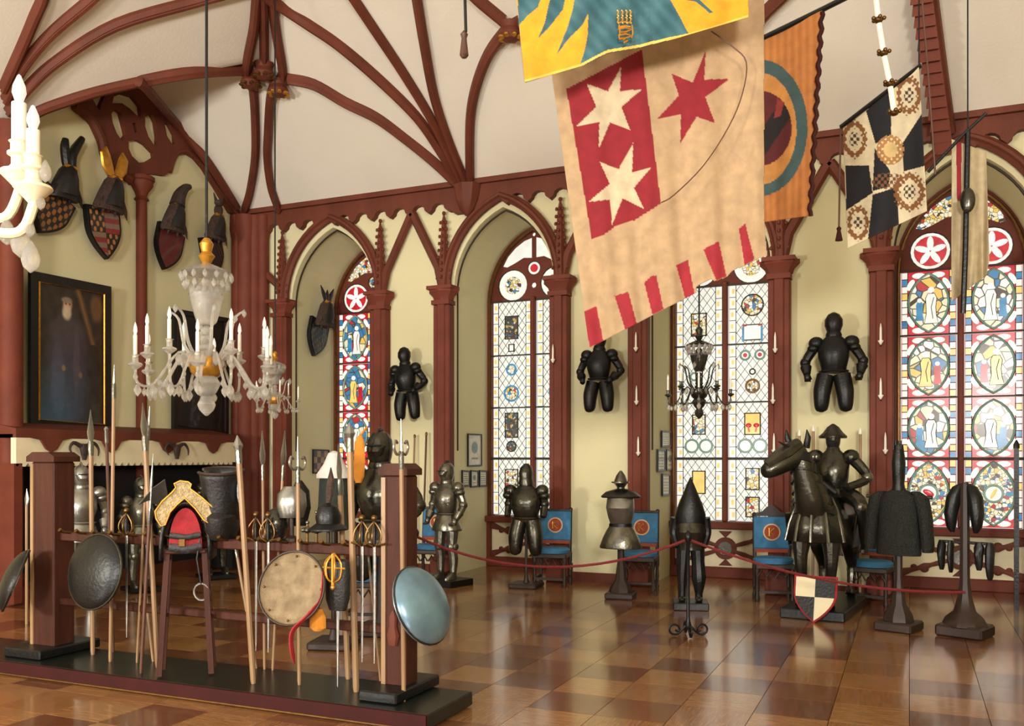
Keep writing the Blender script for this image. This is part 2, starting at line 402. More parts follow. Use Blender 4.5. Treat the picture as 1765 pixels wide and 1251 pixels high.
# side wall with lunettes, end wall behind the windows
wl = struct(MB().box((XL-.15, 3.0, 3.8), (.3, 19, 7.6)).build('wall_left', M['wall'], smooth=False))
struct(MB().box((4.75, 3.0, 3.8), (.3, 19, 7.6)).build('wall_right', M['wall'], smooth=False))
BAYS = [-7.75, -5.02, -2.255, .57, 3.38]; HO = .74; SPR = 3.9
def arch(cx, a, spring, rise, n=10, z0=0.0):
    c = (rise*rise-a*a)/(2*a); R = a+c; th = math.acos(c/R); L = []
    for i in range(n+1): t = th*i/n; L.append((cx-c+R*math.cos(t), spring+R*math.sin(t)))
    Rr = L; Ll = [(2*cx-x, z) for (x, z) in reversed(L[:-1])]
    return [(cx+a, z0)]+Rr+Ll+[(cx-a, z0)]
mb = MB(); DW = 1.35; e = (0, DW, 0); edges = [XL-.3]
for c in BAYS: edges += [c-HO, c+HO]
edges.append(4.7)
for i in range(0, len(edges), 2):
    a, b = edges[i], edges[i+1]
    if b > a: mb.box(((a+b)/2, YB+DW/2, 2.8), (b-a, DW, 5.6))
for c in BAYS:
    A = arch(c, HO, SPR, 1.08)[1:-1]
    half = len(A)//2
    right = A[:half+1]; left = A[half:]
    mb.prism([(c+HO, YB, 5.6)]+[(c, YB, 5.6)]+[(x, YB, z) for x, z in reversed(right)], e)
    mb.prism([(c, YB, 5.6), (c-HO, YB, 5.6)]+[(x, YB, z) for x, z in reversed(left)], e)
wb = struct(mb.build('wall_back', M['wall'], smooth=False))
# pilasters, capitals, arches, gablets, pinnacles, cornice
px_p = [];
for c in BAYS[:4]: px_p += [c-.86, c+.85]
pil = MB(); pil.box((0, 0, SPR/2-.1), (.25, .16, SPR-.2)); pil.box((0, -.03, .12), (.31, .2, .24)); pil.box((0, -.085, 2.0), (.12, .03, 3.5))
capm = MB(); capm.box((0, -.02, SPR-.17), (.27, .2, .06)); capm.lathe([(.15, SPR-.14), (.17, SPR-.08), (.23, SPR-.02), (.23, SPR+.03)], 8, sy=.7); capm.box((0, -.03, SPR+.03), (.38, .26, .05))
pin = MB()
pin.lathe([(.085, SPR+.05), (.07, SPR+.5), (.035, SPR+.95), (.006, SPR+1.08)], 6)
for k in range(9):
    z = SPR+.18+k*.095; r = .085-.06*k/9
    for s in (-1, 1): pin.ell((s*(r+.012), -.02, z), .022, .02, .026, 6, 4)
    pin.ell((0, -(r+.012), z), .02, .022, .026, 6, 4)
pin.ell((0, 0, SPR+1.07), .03, .03, .03, 6, 4)
po = co = no = None
for x in px_p:
    if po is None:
        po = pil.build('pilaster', M['trim2'], wb, smooth=False, bevel=.012); co = capm.build('capital', M['trim2'], po, ang=30); no = pin.build('pinnacle', M['trim'], po, ang=50)
        po.location = (x, YB-.07, 0)
    else:
        q = inst(po, wb, (x, YB-.07, 0)); inst(co, q, (0, 0, 0)); inst(no, q, (0, 0, 0))
for c in BAYS[:4]:
    A = [(x, YB-.06, z) for x, z in arch(c, .83, SPR+.05, 1.17, 12)[1:-1]]
    o = MB().tube(A, .055, 8, flat=1.3).build('arch_moulding', M['trim'], wb)
    MB().tube([(x, YB-.12, z) for x, y, z in A], .03, 6).build('roll_moulding', M['trim'], o)
    A = [(x, YB+.1, z) for x, z in arch(c, .735, SPR-.02, 1.08, 12)]
    A = [(c+.735, YB+.1, 1.7)]+A[1:-1]+[(c-.735, YB+.1, 1.7)]
    MB().tube(A, .014, 6).build('reveal_bead', M['woodd'], wb)
for i in range(4):
    xa = BAYS[i]+.85; xb = BAYS[i+1]-.86; xm = (xa+xb)/2; m = MB()
    for s, x in ((1, xa), (-1, xb)):
        pts = [(x+s*.03, YB-.06, SPR+.05), (x+s*.1, YB-.06, SPR+.35), (xm-s*.03, YB-.06, SPR+1.08), (xm, YB-.06, SPR+1.12)]
        m.tube(pts, .055, 6, flat=1.2)
    m.build('gablet', M['trim'], wb)
m = MB(); m.tube([(BAYS[0]-.86, YB-.06, SPR+.05), (BAYS[0]-.95, YB-.06, SPR+.3), (BAYS[0]-1.25, YB-.06, SPR+.55)], .05, 6, flat=1.2); m.build('gablet', M['trim'], wb)
# scalloped cornice
pitch = .31; poly = [(XL, 5.36), ]; x = XL+.5; low = [(XL, 4.9), (XL+.42, 4.9), (XL+.45, 4.98)]
corb = -5.5
while x < 4.5:
    if abs(x+pitch/2-corb) < .25:
        low += [(corb-.24, 4.98), (corb-.2, 4.94), (corb+.2, 4.94), (corb+.24, 4.98)]; x = corb+.26; continue
    w = pitch*.32
    low.append((x, 4.985))
    for k in range(7):
        t = math.pi*(1-k/6); low.append((x+pitch*.5+w*math.cos(t), 5.03+.085*math.sin(t)))
    x += pitch; low.append((x, 4.985))
low += [(4.6, 4.985), (4.6, 5.36)]
low2 = [low[0]]
for q in low[1:]:
    if (Vector(q)-Vector(low2[-1])).length > 1e-4: low2.append(q)
MB().prism([(XL, YB-.1, 5.36)]+[(a, YB-.1, b) for a, b in low2], (0, .1, 0)).build('cornice', M['trim'], wb, smooth=False)
MB().box(((XL+4.6)/2, YB-.08, 5.33), (4.6-XL, .16, .07)).build('cornice_moulding', M['trim'], wb, smooth=False)
MB().lathe([(.02, 4.88), (.1, 4.96), (.16, 5.1), (.2, 5.3)], 8, Matrix.Translation((corb, YB-.12, 0)), sy=.8).build('corbel', M['trim'], wb)
# baseboards
for k, (a, b) in enumerate([(edges[i], edges[i+1]) for i in range(0, len(edges), 2)]):
    if b-a > .2: MB().box(((max(a, XL)+b)/2, YB-.015, .06), (b-max(a, XL), .03, .12)).build('skirting', M['trim'], wb, smooth=False)

# ---- windows
YW = 12.3; ZS = [.75, 1.59, 2.34, 3.11, 3.91]
petal = None
def clipbar(m, p, q, x0, x1, z0, z1, y, w):
    (ax, az), (bx, bz) = p, q; t0, t1 = 0.0, 1.0; dx, dz = bx-ax, bz-az
    for (pp, qq) in ((-dx, ax-x0), (dx, x1-ax), (-dz, az-z0), (dz, z1-az)):
        if abs(pp) < 1e-9:
            if qq < 0: return
        else:
            r = qq/pp
            if pp < 0: t0 = max(t0, r)
            else: t1 = min(t1, r)
    if t1-t0 < 1e-3: return
    a = Vector((ax+dx*t0, y, az+dz*t0)); b = Vector((ax+dx*t1, y, az+dz*t1)); l = (b-a).length
    if l < .02: return
    ang = math.atan2(b.z-a.z, b.x-a.x); m.box((a+b)/2, (l, .008, w), Ry(-ang))
def vesica(cx, cz, hw, hh, y, n=10):
    c = (hh*hh-hw*hw)/(2*hw); R = hw+c; th = math.asin(hh/R); L = []
    for i in range(n): t = -th+2*th*i/n; L.append((cx-c+R*math.cos(t), cz+R*math.sin(t)))
    return [(x, y, z) for x, z in L]+[(2*cx-x, y, 2*cz-z) for x, z in L]
def roundel(w, x, z, r, inner, ring=None, y=.0):
    o = MB().disc((x, y, z), r, .02, 22).build('roundel_pane', M[inner], w)
    pts = [(x+r*math.cos(2*math.pi*k/22), y-.004, z+r*math.sin(2*math.pi*k/22)) for k in range(22)]
    MB().tube(pts, .014 if ring else .009, 6, closed=True).build('ring', M[ring or 'lead'], o)
    return o
def plaque(w, x, z, ww, hh, inner, edge='lead'):
    o = MB().box((x, .012, z), (ww, .02, hh)).build('heraldic_pane', M[inner], w, smooth=False)
    m = MB()
    for s in (-1, 1): m.box((x+s*ww/2, .002, z), (.014, .02, hh+.014)); m.box((x, .002, z+s*hh/2), (ww+.014, .02, .014))
    m.build('pane_edge', M[edge], o, smooth=False)
def window(n, cx, style):
    global petal
    w = struct(empty('window_%d' % n, (cx, YW, 0)))
    ou = [(x, -.02, z) for x, z in arch(0, HO, SPR, 1.08, z0=.68)]; inn = [(x, -.02, z) for x, z in arch(0, .675, SPR, 1.0, z0=.75)]
    MB().prism(ou, (0, .12, 0), [inn]).build('frame', M['trim2'], w, smooth=False)
    MB().tube([(x, -.03, z) for x, z in arch(0, .69, SPR, 1.02, z0=.75)], .02, 6).build('frame_bead', M['brass'], w)
    MB().box((0, -.02, (ZS[0]+3.95)/2), (.07, .1, 3.95-ZS[0])).build('mullion', M['trim2'], w, smooth=False, bevel=.015)
    for k, z in enumerate(ZS[1:]):
        MB().box((0, .0, z), (1.35, .03, .035 if k == 0 else .018)).build('crossbar', M['lead'], w, smooth=False)
    # tracery with openings
    circ = lambda x, z, r, k=18: [(x+r*math.cos(2*math.pi*i/k), .0, z+r*math.sin(2*math.pi*i/k)) for i in range(k)]
    A = [(x, 0, z) for x, z in arch(0, .68, SPR, 1.0, z0=SPR)[1:-1]]
    leafs = []
    for s in (-1, 1):
        leafs.append([(s*.03, 0, 4.52), (s*.16, 0, 4.53), (s*.3, 0, 4.46), (s*.42, 0, 4.41), (s*.5, 0, 4.43), (s*.42, 0, 4.57), (s*.3, 0, 4.69), (s*.16, 0, 4.78), (s*.03, 0, 4.82)])
    lp = .335
    holes = [circ(-lp, 4.14, .235), circ(lp, 4.14, .235), circ(0, 4.37, .1)]+leafs+[circ(0, 4.86, .028, 8), circ(0, 4.12, .04, 8)]
    MB().prism(A, (0, .05, 0), holes).build('tracery', M['trim2'], w, smooth=False)
    rich = style in ('rich', 'blue')
    for s in (-1, 1):
        roundel(w, s*lp, 4.14, .23, 'g_cream', None, .02)
        if rich:
            o = MB()
            for k in range(5):
                a = math.pi/2+k*2*math.pi/5; o.ell((s*lp+.095*math.cos(a), .012, 4.14+.095*math.sin(a)), .038, .008, .088, 8, 6, Ry(-(a-math.pi/2)))
            r_ = MB().disc((s*lp, .012, 4.14), .185, .012, 20).build('roundel_heart', M['g_red'], w); o.build('petal_panes', M['g_white'], r_)
        else: MB().disc((s*lp, .012, 4.14), .13, .012, 16).build('roundel_heart', M['m_pale'], w)
    roundel(w, 0, 4.37, .1, 'm_pale' if rich else 'g_cream', None, .02)
    MB().disc((0, .012, 4.37), .06, .012, 12).build('roundel_heart', M['g_red'] if not rich else M['m_fig2'], w)
    for s, lf in zip((-1, 1), leafs): MB().prism([(x, .03, z) for x, y, z in lf], (0, .01, 0)).build('leaf_pane', M['g_cream' if not rich else 'm_pale'], w, smooth=False)
    MB().disc((0, .03, 4.86), .03, .01, 8).build('eyelet_pane', M['g_white'], w); MB().disc((0, .03, 4.12), .045, .01, 8).build('eyelet_pane', M['g_white'], w)
    # lights
    bor = MB(); led = MB(); rb = random.Random(n)
    for s in (-1, 1):
        xc = s*.355; hw = .305
        for k in range(4):
            z0, z1 = ZS[k]+.012, ZS[k+1]-.012
            MB().box((xc, .04, (z0+z1)/2), (2*hw, .012, z1-z0)).build('pane', M['g_red' if rich else 'g_cream'], w, smooth=False)
            bw = .072 if rich else .085; nb = 9 if rich else 5; hb = (z1-z0)/nb
            for ss in (-1, 1):
                xb = xc+ss*(hw-bw/2)
                for q in range(nb):
                    zc = z0+(q+.5)*hb
                    if rich: mi = (0, 2, 1)[(q+k) % 3] if ss*s < 0 or q % 2 else (0, 2)[q % 2]
                    else: mi = 0
                    bor.box((xb, .03, zc), (bw-.012, .012, hb-.012), mi=mi)
                    if not rich: bor.box((xb+rb.uniform(-.012, .012), .024, zc), (.035, .008, hb*.4), mi=1)
                    led.box((xb, .032, z0+q*hb), (bw, .008, .008))
                led.box((xc+ss*(hw-bw), .03, (z0+z1)/2), (.008, .01, z1-z0))
            xi0, xi1 = xc-hw+bw, xc+hw-bw
            if not rich:
                for q in range(-12, 14):
                    o_ = q*.105
                    clipbar(led, (xc+o_-1, z0-1.35), (xc+o_+1, z0+1.35), xi0, xi1, z0, z1, .03, .005)
                    clipbar(led, (xc+o_-1, z0+1.35), (xc+o_+1, z0-1.35), xi0, xi1, z0, z1, .03, .005)
            else:
                zc = (z0+z1)/2; hh = (z1-z0)/2-.03; vw = .222
                v = vesica(xc, zc, vw, hh, .02)
                vo = MB().prism(v, (0, .015, 0)).build('vesica_pane', M['m_fig2' if (style == 'blue') else ('m_pale' if k == 0 else 'm_fig')], w, smooth=False)
                MB().tube(v, .014, 6, closed=True).build('vesica_border', M['g_green'], vo)
                MB().tube([(xc+(x-xc)*1.07, y-.002, zc+(z-zc)*1.03) for x, y, z in v], .006, 5, closed=True).build('came', M['lead'], vo)
                robe = [(-.045, .13), (.045, .13), (.075, .07), (.06, -.04), (.07, -.14), (.095, -.24), (-.09, -.24), (-.065, -.12), (-.07, .02), (-.075, .07)]
                fl_ = 1 if (k+(s > 0)) % 2 else -1; ox = .03*fl_
                if k == 0 and style == 'rich':
                    q_ = roundel(w, xc, zc, .1, 'g_cream', 'g_green', .012); MB().ell((xc, .008, zc), .07 if s < 0 else .02, .006, .035 if s < 0 else .07, 10, 6, Ry(.5)).build('emblem_pane', M['g_red' if s < 0 else 'g_yel'], q_)
                    for t_ in (-1, 1): MB().disc((xc+t_*.155, .012, zc), .03, .008, 10).build('stud_pane', M['g_blue'], vo)
                else:
                    RBP = [(xc+ox+fl_*x_*.85, .014, zc-.02+z_*hh/.36) for x_, z_ in robe]
                    f1 = MB().prism(RBP, (0, .008, 0)).build('figure_pane', M['g_cream' if k % 2 else 'g_yel'], vo, smooth=False)
                    MB().tube([(x_, y_-.002, z_) for x_, y_, z_ in RBP], .004, 5, closed=True).build('came', M['lead'], f1)
                    MB().disc((xc+ox, .012, zc+.135*hh/.36+.02), .036, .01, 12).build('head_pane', M['g_white'], f1)
                    MB().tube([(xc+ox+.03, .01, zc+.06), (xc+ox, .01, zc-.06), (xc+ox+.02, .01, zc-.2*hh/.36)], .004, 5).build('fold_line', M['lead'], f1)
                    R2P = [(xc-fl_*.1+x_*.55, .016, zc-.07+z_*.62) for x_, z_ in robe]
                    f2 = MB().prism(R2P, (0, .008, 0)).build('figure_pane', M['g_blue' if k % 2 else 'g_red'], vo, smooth=False); MB().disc((xc-fl_*.1, .014, zc+.03), .028, .01, 10).build('head_pane', M['g_cream'], f2)
                if petal is None:
                    petal = MB().ell((0, 0, 0), .075, .008, .036, 10, 6).mesh('petal_pane', M['g_white'])
                for sx in (-1, 1):
                    for sz in (-1, 1):
                        for (dx, dz, an) in ((.11, hh-.02, 0.0), (.2, hh-.13, sz*sx*1.1)):
                            o = bpy.data.objects.new('petal_pane', petal); COL.objects.link(o); o.parent = w
                            o.location = (xc+sx*dx, .026, zc+sz*dz); o.rotation_euler = (0, an, 0)
    b = bor.build('border_quarries', [M['g_cream'], M['g_yel'], M['g_blue'], M['g_red']], w, smooth=False); b['kind'] = 'stuff'
    l = led.build('lead_lattice', M['lead'], w, smooth=False); l['kind'] = 'stuff'
    if style == 'gris1':
        for s in (-1, 1):
            x = s*.355
            plaque(w, x, 3.52, .2, .33, 'm_her' if s < 0 else 'm_pale'); plaque(w, x, 3.22, .08, .1, 'g_cream')
            roundel(w, x, 2.9, .075, 'm_pale', 'g_blue'); roundel(w, x, 2.55, .11, 'm_pale', 'g_blue')
            plaque(w, x, 2.08, .2, .36, 'm_her'); roundel(w, x, 1.77, .075, 'm_her'); plaque(w, x, 1.24, .2, .38, 'm_pale')
    if style == 'gris2':
        for s in (-1, 1):
            x = s*.355
            if s < 0:
                plaque(w, x, 3.4, .2, .3, 'm_pale'); roundel(w, x-.06, 2.7, .05, 'g_cream', 'g_green'); plaque(w, x, 1.27, .17, .3, 'g_yel')
                plaque(w, x, 2.05, .17, .26, 'm_pale')
            else:
                roundel(w, x, 3.62, .14, 'm_pale'); plaque(w, x, 3.26, .24, .2, 'g_cream')
                m = MB(); m.box((x-.12, 0, 3.24), (.025, .02, .2)); m.box((x+.12, 0, 3.24), (.025, .02, .2)); m.build('blue_piece', M['g_blue'], w, smooth=False)
                m = MB(); m.box((x-.1, -.004, 3.35), (.05, .02, .02)); m.box((x+.1, -.004, 3.35), (.05, .02, .02)); m.build('red_piece', M['g_red'], w, smooth=False)
                for t in (-1, 1):
                    roundel(w, x+t*.095, 2.96, .06, 'g_cream', 'g_green'); MB().disc((x+t*.095, -.008, 2.96), .028, .012, 12).build('red_heart', M['g_red'], w)
                roundel(w, x, 2.74, .035, 'g_cream'); roundel(w, x, 2.55, .085, 'm_pale', 'brass')
                plaque(w, x, 2.05, .2, .28, 'g_yel')
                m = MB()
                for t in (-1, 1): m.box((x+t*.05, -.004, 1.99), (.02, .02, .1), Ry(.2*t)); m.ell((x+t*.05, -.004, 2.03), .04, .01, .03, 8, 5)
                m.build('red_figure', M['g_red'], w)
                plaque(w, x, 1.32, .17, .28, 'm_pale'); plaque(w, x, .95, .17, .26, 'm_pale')
            for t in (-1, 1): roundel(w, x+t*.095, 1.76, .085, 'g_cream', 'g_green')
    # panelled apron below the glass
    MB().box((0, .05, .36), (2*HO, .06, .72)).build('apron_panel', M['cream'], w, smooth=False)
    MB().box((0, -.04, .7), (2*HO, .16, .09)).build('sill_rail', M['trim2'], w, smooth=False, bevel=.01)
    MB().box((0, -.02, .07), (2*HO, .1, .14)).build('base_rail', M['trim2'], w, smooth=False, bevel=.01)
    for sx in (-1, 1):
        MB().box((sx*.71, -.01, .37), (.06, .08, .62)).build('stile', M['trim2'], w, smooth=False)
        for sz in (-1, 1):
            m = MB(); a = Vector((sx*.1, .0, .39+sz*.03)); b = Vector((sx*.7, .0, .39+sz*.22))
            pts = [a.lerp(b, t/8) for t in range(9)]; m.tube(pts, [.025, .03, .035, .028, .05, .03, .035, .05, .06], 6, flat=.5)
            m.ell(a.lerp(b, .5)+Vector((0, 0, sz*.035)), .05, .015, .04, 8, 5); m.ell(a.lerp(b, .7)-Vector((0, 0, sz*.03)), .04, .015, .035, 8, 5)
            m.build('carved_branch', M['trim'], w)
    o = MB().disc((0, -.0, .39), .15, .03, 20).build('apron_medallion', M['trim'], w)
    MB().disc((0, -.012, .39), .09, .012, 16).build('medallion_heart', M['steelx'], o)
    for z, s in ((.62, -1), (.16, 1)): MB().prism([(-.09, -.0, z), (.09, 0, z), (0, 0, z+s*.09)], (0, .03, 0)).build('carved_point', M['trim'], w, smooth=False)
    return w
window(1, BAYS[0], 'blue'); window(2, BAYS[1], 'gris1'); window(3, BAYS[2], 'gris2'); window(4, BAYS[3], 'rich'); window(5, BAYS[4], 'rich')

# ---- left wall : pier, shafts, tracery
def wpt(px, py, x=XL): return on_x(px, py, x)
m = MB()
for (dx, dy, r) in ((.3, -.1, .13), (.1, -.24, .1), (.19, -.17, .16), (.44, -.08, .09)):
    m.lathe([(r*1.25, 0), (r*1.25, .25), (r, .32), (r, 4.9), (r*1.25, 5.05), (r*1.2, 5.25)], 12, Matrix.Translation((XL+dx, YB+dy, 0)))
m.build('clustered_pier', M['trim2'], wl, ang=40)
pc = wpt(237, 318); yc = pc.y
o = MB().lathe([(.12, 0), (.12, .2), (.07, .26), (.07, 5.0), (.1, 5.02), (.07, 5.06), (.09, 5.12), (.15, 5.2), (.15, 5.26), (.17, 5.27), (.17, 5.32)], 10, Matrix.Translation((XL+.07, yc, 0))).build('wall_shaft', M['trim2'], wl, ang=40)
m = MB()
for (dx, dy, r) in ((.28, 0, .13), (.14, -.16, .1), (.12, .18, .08)):
    m.lathe([(r*1.5, 0), (r*1.5, .12), (r*1.2, .18), (r*1.35, .26), (r, .32), (r, 4.8), (r*1.3, 5.1), (r*1.3, 5.3)], 12, Matrix.Translation((XL+dx, 7.02+dy, 0)))
m.build('clustered_pier', M['trim2'], wl, ang=40)
XT = XL+.07
outer = [(232, 148), (255, 158), (302, 212), (353, 274), (386, 322), (408, 356), (408, 372), (398, 366), (372, 322), (352, 290), (337, 272), (322, 263), (308, 265), (298, 276), (293, 296), (284, 303), (268, 300), (252, 300), (243, 318), (228, 318), (222, 300), (196, 286), (180, 264), (172, 240), (160, 214), (146, 196), (128, 182), (132, 174), (160, 170)]
holes = [[(162, 172), (180, 166), (174, 180), (172, 190)], [(200, 168), (212, 163), (228, 168), (239, 182), (241, 197), (235, 198), (223, 186), (212, 178), (198, 178)],
         [(194, 198), (199, 190), (208, 196), (213, 216), (216, 230), (210, 240), (202, 228), (196, 212)], [(229, 213), (235, 212), (238, 224), (233, 228)],
         [(252, 204), (262, 199), (268, 212), (271, 234), (271, 245), (265, 247), (257, 234), (252, 218)], [(285, 213), (293, 216), (301, 232), (302, 244), (297, 247), (289, 234)],
         [(225, 245), (238, 243), (250, 250), (262, 263), (263, 270), (252, 277), (240, 278), (230, 268), (225, 256)]]
def ccw(p):
    a = sum(p[i][0]*p[(i+1) % len(p)][1]-p[(i+1) % len(p)][0]*p[i][1] for i in range(len(p))); return p if a > 0 else p[::-1]
def grow(h):
    cx_ = sum(p[0] for p in h)/len(h); cy_ = sum(p[1] for p in h)/len(h); return [(cx_+(x-cx_)*1.18, cy_+(y-cy_)*1.12) for x, y in h]
MB().prism([wpt(x, y, XT) for x, y in ccw(outer)], (-.08, 0, 0), [[wpt(x, y, XT) for x, y in grow(ccw(h)[::-1])] for h in holes]).build('tracery', M['trim'], wl, smooth=False)
for pix in ([(408, 358), (386, 322), (353, 272), (302, 210), (250, 150), (238, 142)], [(238, 142), (168, 158), (110, 176), (67, 192), (30, 215), (8, 236)], [(128, 182), (158, 208), (174, 240), (181, 270), (200, 292), (225, 310)], [(408, 368), (372, 320), (349, 285), (322, 262), (303, 266), (292, 296)]):
    MB().tube(catm([(on_ceil(x, y, .06) if pix[0] in ((408, 358), (238, 142)) else wpt(x, y, XL+.05)) for x, y in pix], 5), .06 if len(pix) == 6 and pix[0][0] < 400 or pix[0][1] == 358 else .04, 8).build('arch_moulding', M['trim'], wl)
MB().tube(catm([wpt(x, y, XL+.05) for x, y in [(8, 236), (14, 330), (14, 420)]], 4), .05, 6).build('arch_moulding', M['trim'], wl)
MB().box((XL+.015, 5.5, .08), (.03, 10.5, .16)).build('skirting', M['trim'], wl, smooth=False)
# ------------------------------------------------------------------ armour
def limb(m, pts, rs, n=10): m.tube(catm(pts, 4), list(np.interp(np.linspace(0, len(pts)-1, (len(pts)-1)*4+1), range(len(pts)), rs)), n)
def helmet(root, mt, kind='close', z=1.5, x=0, y=0):
    T = Matrix.Translation((x, y, z))
    if kind == 'close':
        o = MB().loft([(0, 0, 0, .085, .095), (0, 0, .05, .1, .115), (0, -.005, .12, .115, .13), (0, 0, .2, .105, .125), (0, .01, .26, .07, .09), (0, .01, .285, .015, .03)], 16, T).build('helmet', mt, root)
        MB().tube([T @ Vector(p) for p in ((0, -.1, .22), (0, -.04, .29), (0, .03, .305), (0, .1, .25), (0, .13, .15))], [.01, .02, .022, .018, .01], 6, flat=.6).build('comb', mt, o)
        v = MB(); v.loft([(0, -.05, .06, .06, .09), (0, -.07, .1, .08, .1), (0, -.06, .15, .095, .09)], 14, T); v.build('visor', mt, o)
        s = MB(); s.box(T @ Vector((0, -.15, .155)), (.13, .03, .012)); s.build('eye_slit', M['shadow'], o, smooth=False)
    elif kind == 'hood':
        o = MB().loft([(0, 0, -.02, .12, .12), (0, 0, .06, .1, .11), (0, -.01, .14, .105, .115), (0, 0, .22, .085, .1), (0, .01, .28, .03, .04)], 14, T).build('helmet', mt, root)
    elif kind == 'round':
        o = MB().loft([(0, 0, -.03, .075, .075), (0, 0, .02, .085, .09), (0, -.01, .1, .115, .12), (0, 0, .18, .115, .12), (0, 0, .25, .075, .08), (0, 0, .28, .02, .02)], 14, T).build('helmet', mt, root)
    elif kind == 'morion':
        o = MB().loft([(0, 0, 0, .07, .07), (0, 0, .06, .085, .09), (0, 0, .12, .09, .1), (0, -.01, .12, .165, .19), (0, -.01, .145, .17, .195), (0, 0, .19, .12, .14), (0, 0, .26, .07, .09), (0, 0, .3, .015, .03)], 16, T).build('helmet', mt, root)
        f = MB(); f.loft([(0, -.03, .02, .05, .05), (0, -.04, .07, .062, .06), (0, -.03, .12, .06, .06)], 12, T); f.build('face_guard', M['shadow'], o)
    elif kind == 'cap':
        o = MB().loft([(0, 0, 0, .05, .05), (0, -.01, .05, .09, .1), (0, -.03, .06, .12, .15), (0, -.03, .075, .12, .15), (0, 0, .08, .09, .1), (0, 0, .16, .06, .07), (0, 0, .22, .015, .02)], 16, T).build('helmet', mt, root)
    return o
ARM_A = [(.215, .0, 1.39), (.3, .03, 1.14), (.27, -.12, .92)]
ARM_K = [(.2, .0, 1.38), (.34, .05, 1.13), (.24, -.14, .98)]
def armor(name, label, loc, rotz, sc, mt, hk='close', armL=ARM_A, armR=ARM_A, legs='full', skirt=True, group=None, tass=.0, gaunt=True, cat='armor', wide=1.0):
    r = thing(name, label, cat, loc, rotz, sc, group)
    if hk: helmet(r, mt, hk)
    o = MB().loft([(0, 0, .98, .155*wide, .125), (0, -.01, 1.06, .165*wide, .14), (0, -.03, 1.18, .195*wide, .175), (0, -.02, 1.3, .2*wide, .16), (0, 0, 1.4, .165*wide, .12), (0, 0, 1.47, .09, .085), (0, 0, 1.53, .075, .075)], 18).build('breastplate', mt, r)
    MB().tube([(0.18*wide*math.cos(a), -.01+.148*math.sin(a), 1.0) for a in np.linspace(0, 2*math.pi, 18)[:-1]], .014, 6, closed=True).build('belt', mt, o)
    MB().lathe([(.1, 1.455), (.105, 1.48), (.09, 1.52)], 14).build('gorget', mt, o)
    if skirt:
        MB().loft([(0, 0, .74, .255, .2), (0, 0, .76, .26, .205), (0, 0, .86, .215, .175), (0, 0, .95, .18, .145), (0, 0, 1.0, .165, .13)], 18).build('tasset_skirt', mt, r)
    for s, A in ((-1, armL), (1, armR)):
        if not A: continue
        A = [Vector((s*p[0]*(wide if i == 0 else 1), p[1], p[2])) for i, p in enumerate(A)]
        m = MB(); limb(m, A, [.07, .056, .046]); a = m.build('arm', mt, r)
        q = MB(); q.ell(A[0]+Vector((s*.01, 0, .01)), .1, .095, .09); q.ell(A[0]+Vector((s*.045, 0, -.06)), .08, .085, .06); q.build('pauldron', mt, a)
        MB().ell(A[1], .068, .075, .068).build('elbow_cop', mt, a)
        if gaunt:
            g = MB(); d = (A[2]-A[1]).normalized(); g.tube([A[2]-d*.12, A[2]-d*.02], [.075, .05], 10)
            g.ell(A[2]+d*.04, .045, .04, .055)
            for k in range(4): g.tube([A[2]+d*.06+Vector((-.03+.02*k, -.012, 0)), A[2]+d*.1+Vector((-.03+.02*k, -.03, 0)), A[2]+d*.1+Vector((-.03+.02*k, -.05, .02))], [.012, .011, .009], 6)
            g.tube([A[2]+d*.02+Vector((-s*.035, -.02, 0)), A[2]+d*.07+Vector((-s*.05, -.045, 0))], [.013, .01], 6)
            g.build('gauntlet', mt, a)
    if legs == 'full':
        for s in (-1, 1):
            m = MB(); limb(m, [(s*.095, 0, .9), (s*.115, -.01, .7), (s*.12, -.02, .5), (s*.125, .01, .3), (s*.125, 0, .08)], [.1, .092, .07, .072, .048]); l = m.build('leg', mt, r)
            k = MB(); k.ell((s*.12, -.045, .5), .072, .06, .08); k.ell((s*(.12+.06), -.0, .5), .03, .06, .06); k.build('knee_cop', mt, l)
            f = MB(); f.loft([(s*.13, -.06, .0, .052, .14), (s*.13, -.06, .03, .052, .14), (s*.13, -.03, .08, .045, .085), (s*.126, 0, .12, .04, .045)], 12); f.build('sabaton', mt, l)
    elif legs == 'thigh':
        for s in (-1, 1):
            m = MB(); limb(m, [(s*.1, 0, .95), (s*.14, -.03, .75), (s*.15, -.03, .56), (s*.15, -.01, .5)], [.115, .115, .095, .075], 12); l = m.build('cuisse', mt, r)
            MB().ell((s*.15, -.05, .53), .075, .06, .07).build('knee_cop', mt, l)
    return r
def plinth(root, w, d, h, mt, z=0, y=0): return MB().box((0, y, z+h/2), (w, d, h)).build('plinth', mt, root, smooth=False, bevel=.012)
def pole_stand(root, h, r, mt, bw=.34, bh=.07, flare=False):
    m = MB()
    if flare: m.lathe([(bw*.42, bh), (bw*.38, bh+.06), (bw*.2, bh+.16), (r*1.2, bh+.34), (r, bh+.4), (r, h)], 8)
    else: m.lathe([(r*2.2, bh), (r*1.6, bh+.05), (r, bh+.12), (r, h)], 10)
    m.build('stand_pole', mt, root)
    b = MB(); b.box((0, 0, bh/2), (bw, bw, bh)); b.build('stand_base', mt, root, smooth=False, bevel=.015)
# --- standing suit beside the pictures
pa = on_z(770, 1008, 0); a = armor('suit_of_armor', 'standing grey steel suit of armor with rounded belly, on a low black plinth', (pa.x, pa.y, .08), math.radians(-12), .82, M['steeld'], 'close', legs='full')
MB().box((0, 0, -.05), (.6, .55, .1)).build('plinth', M['black'], a, smooth=False)
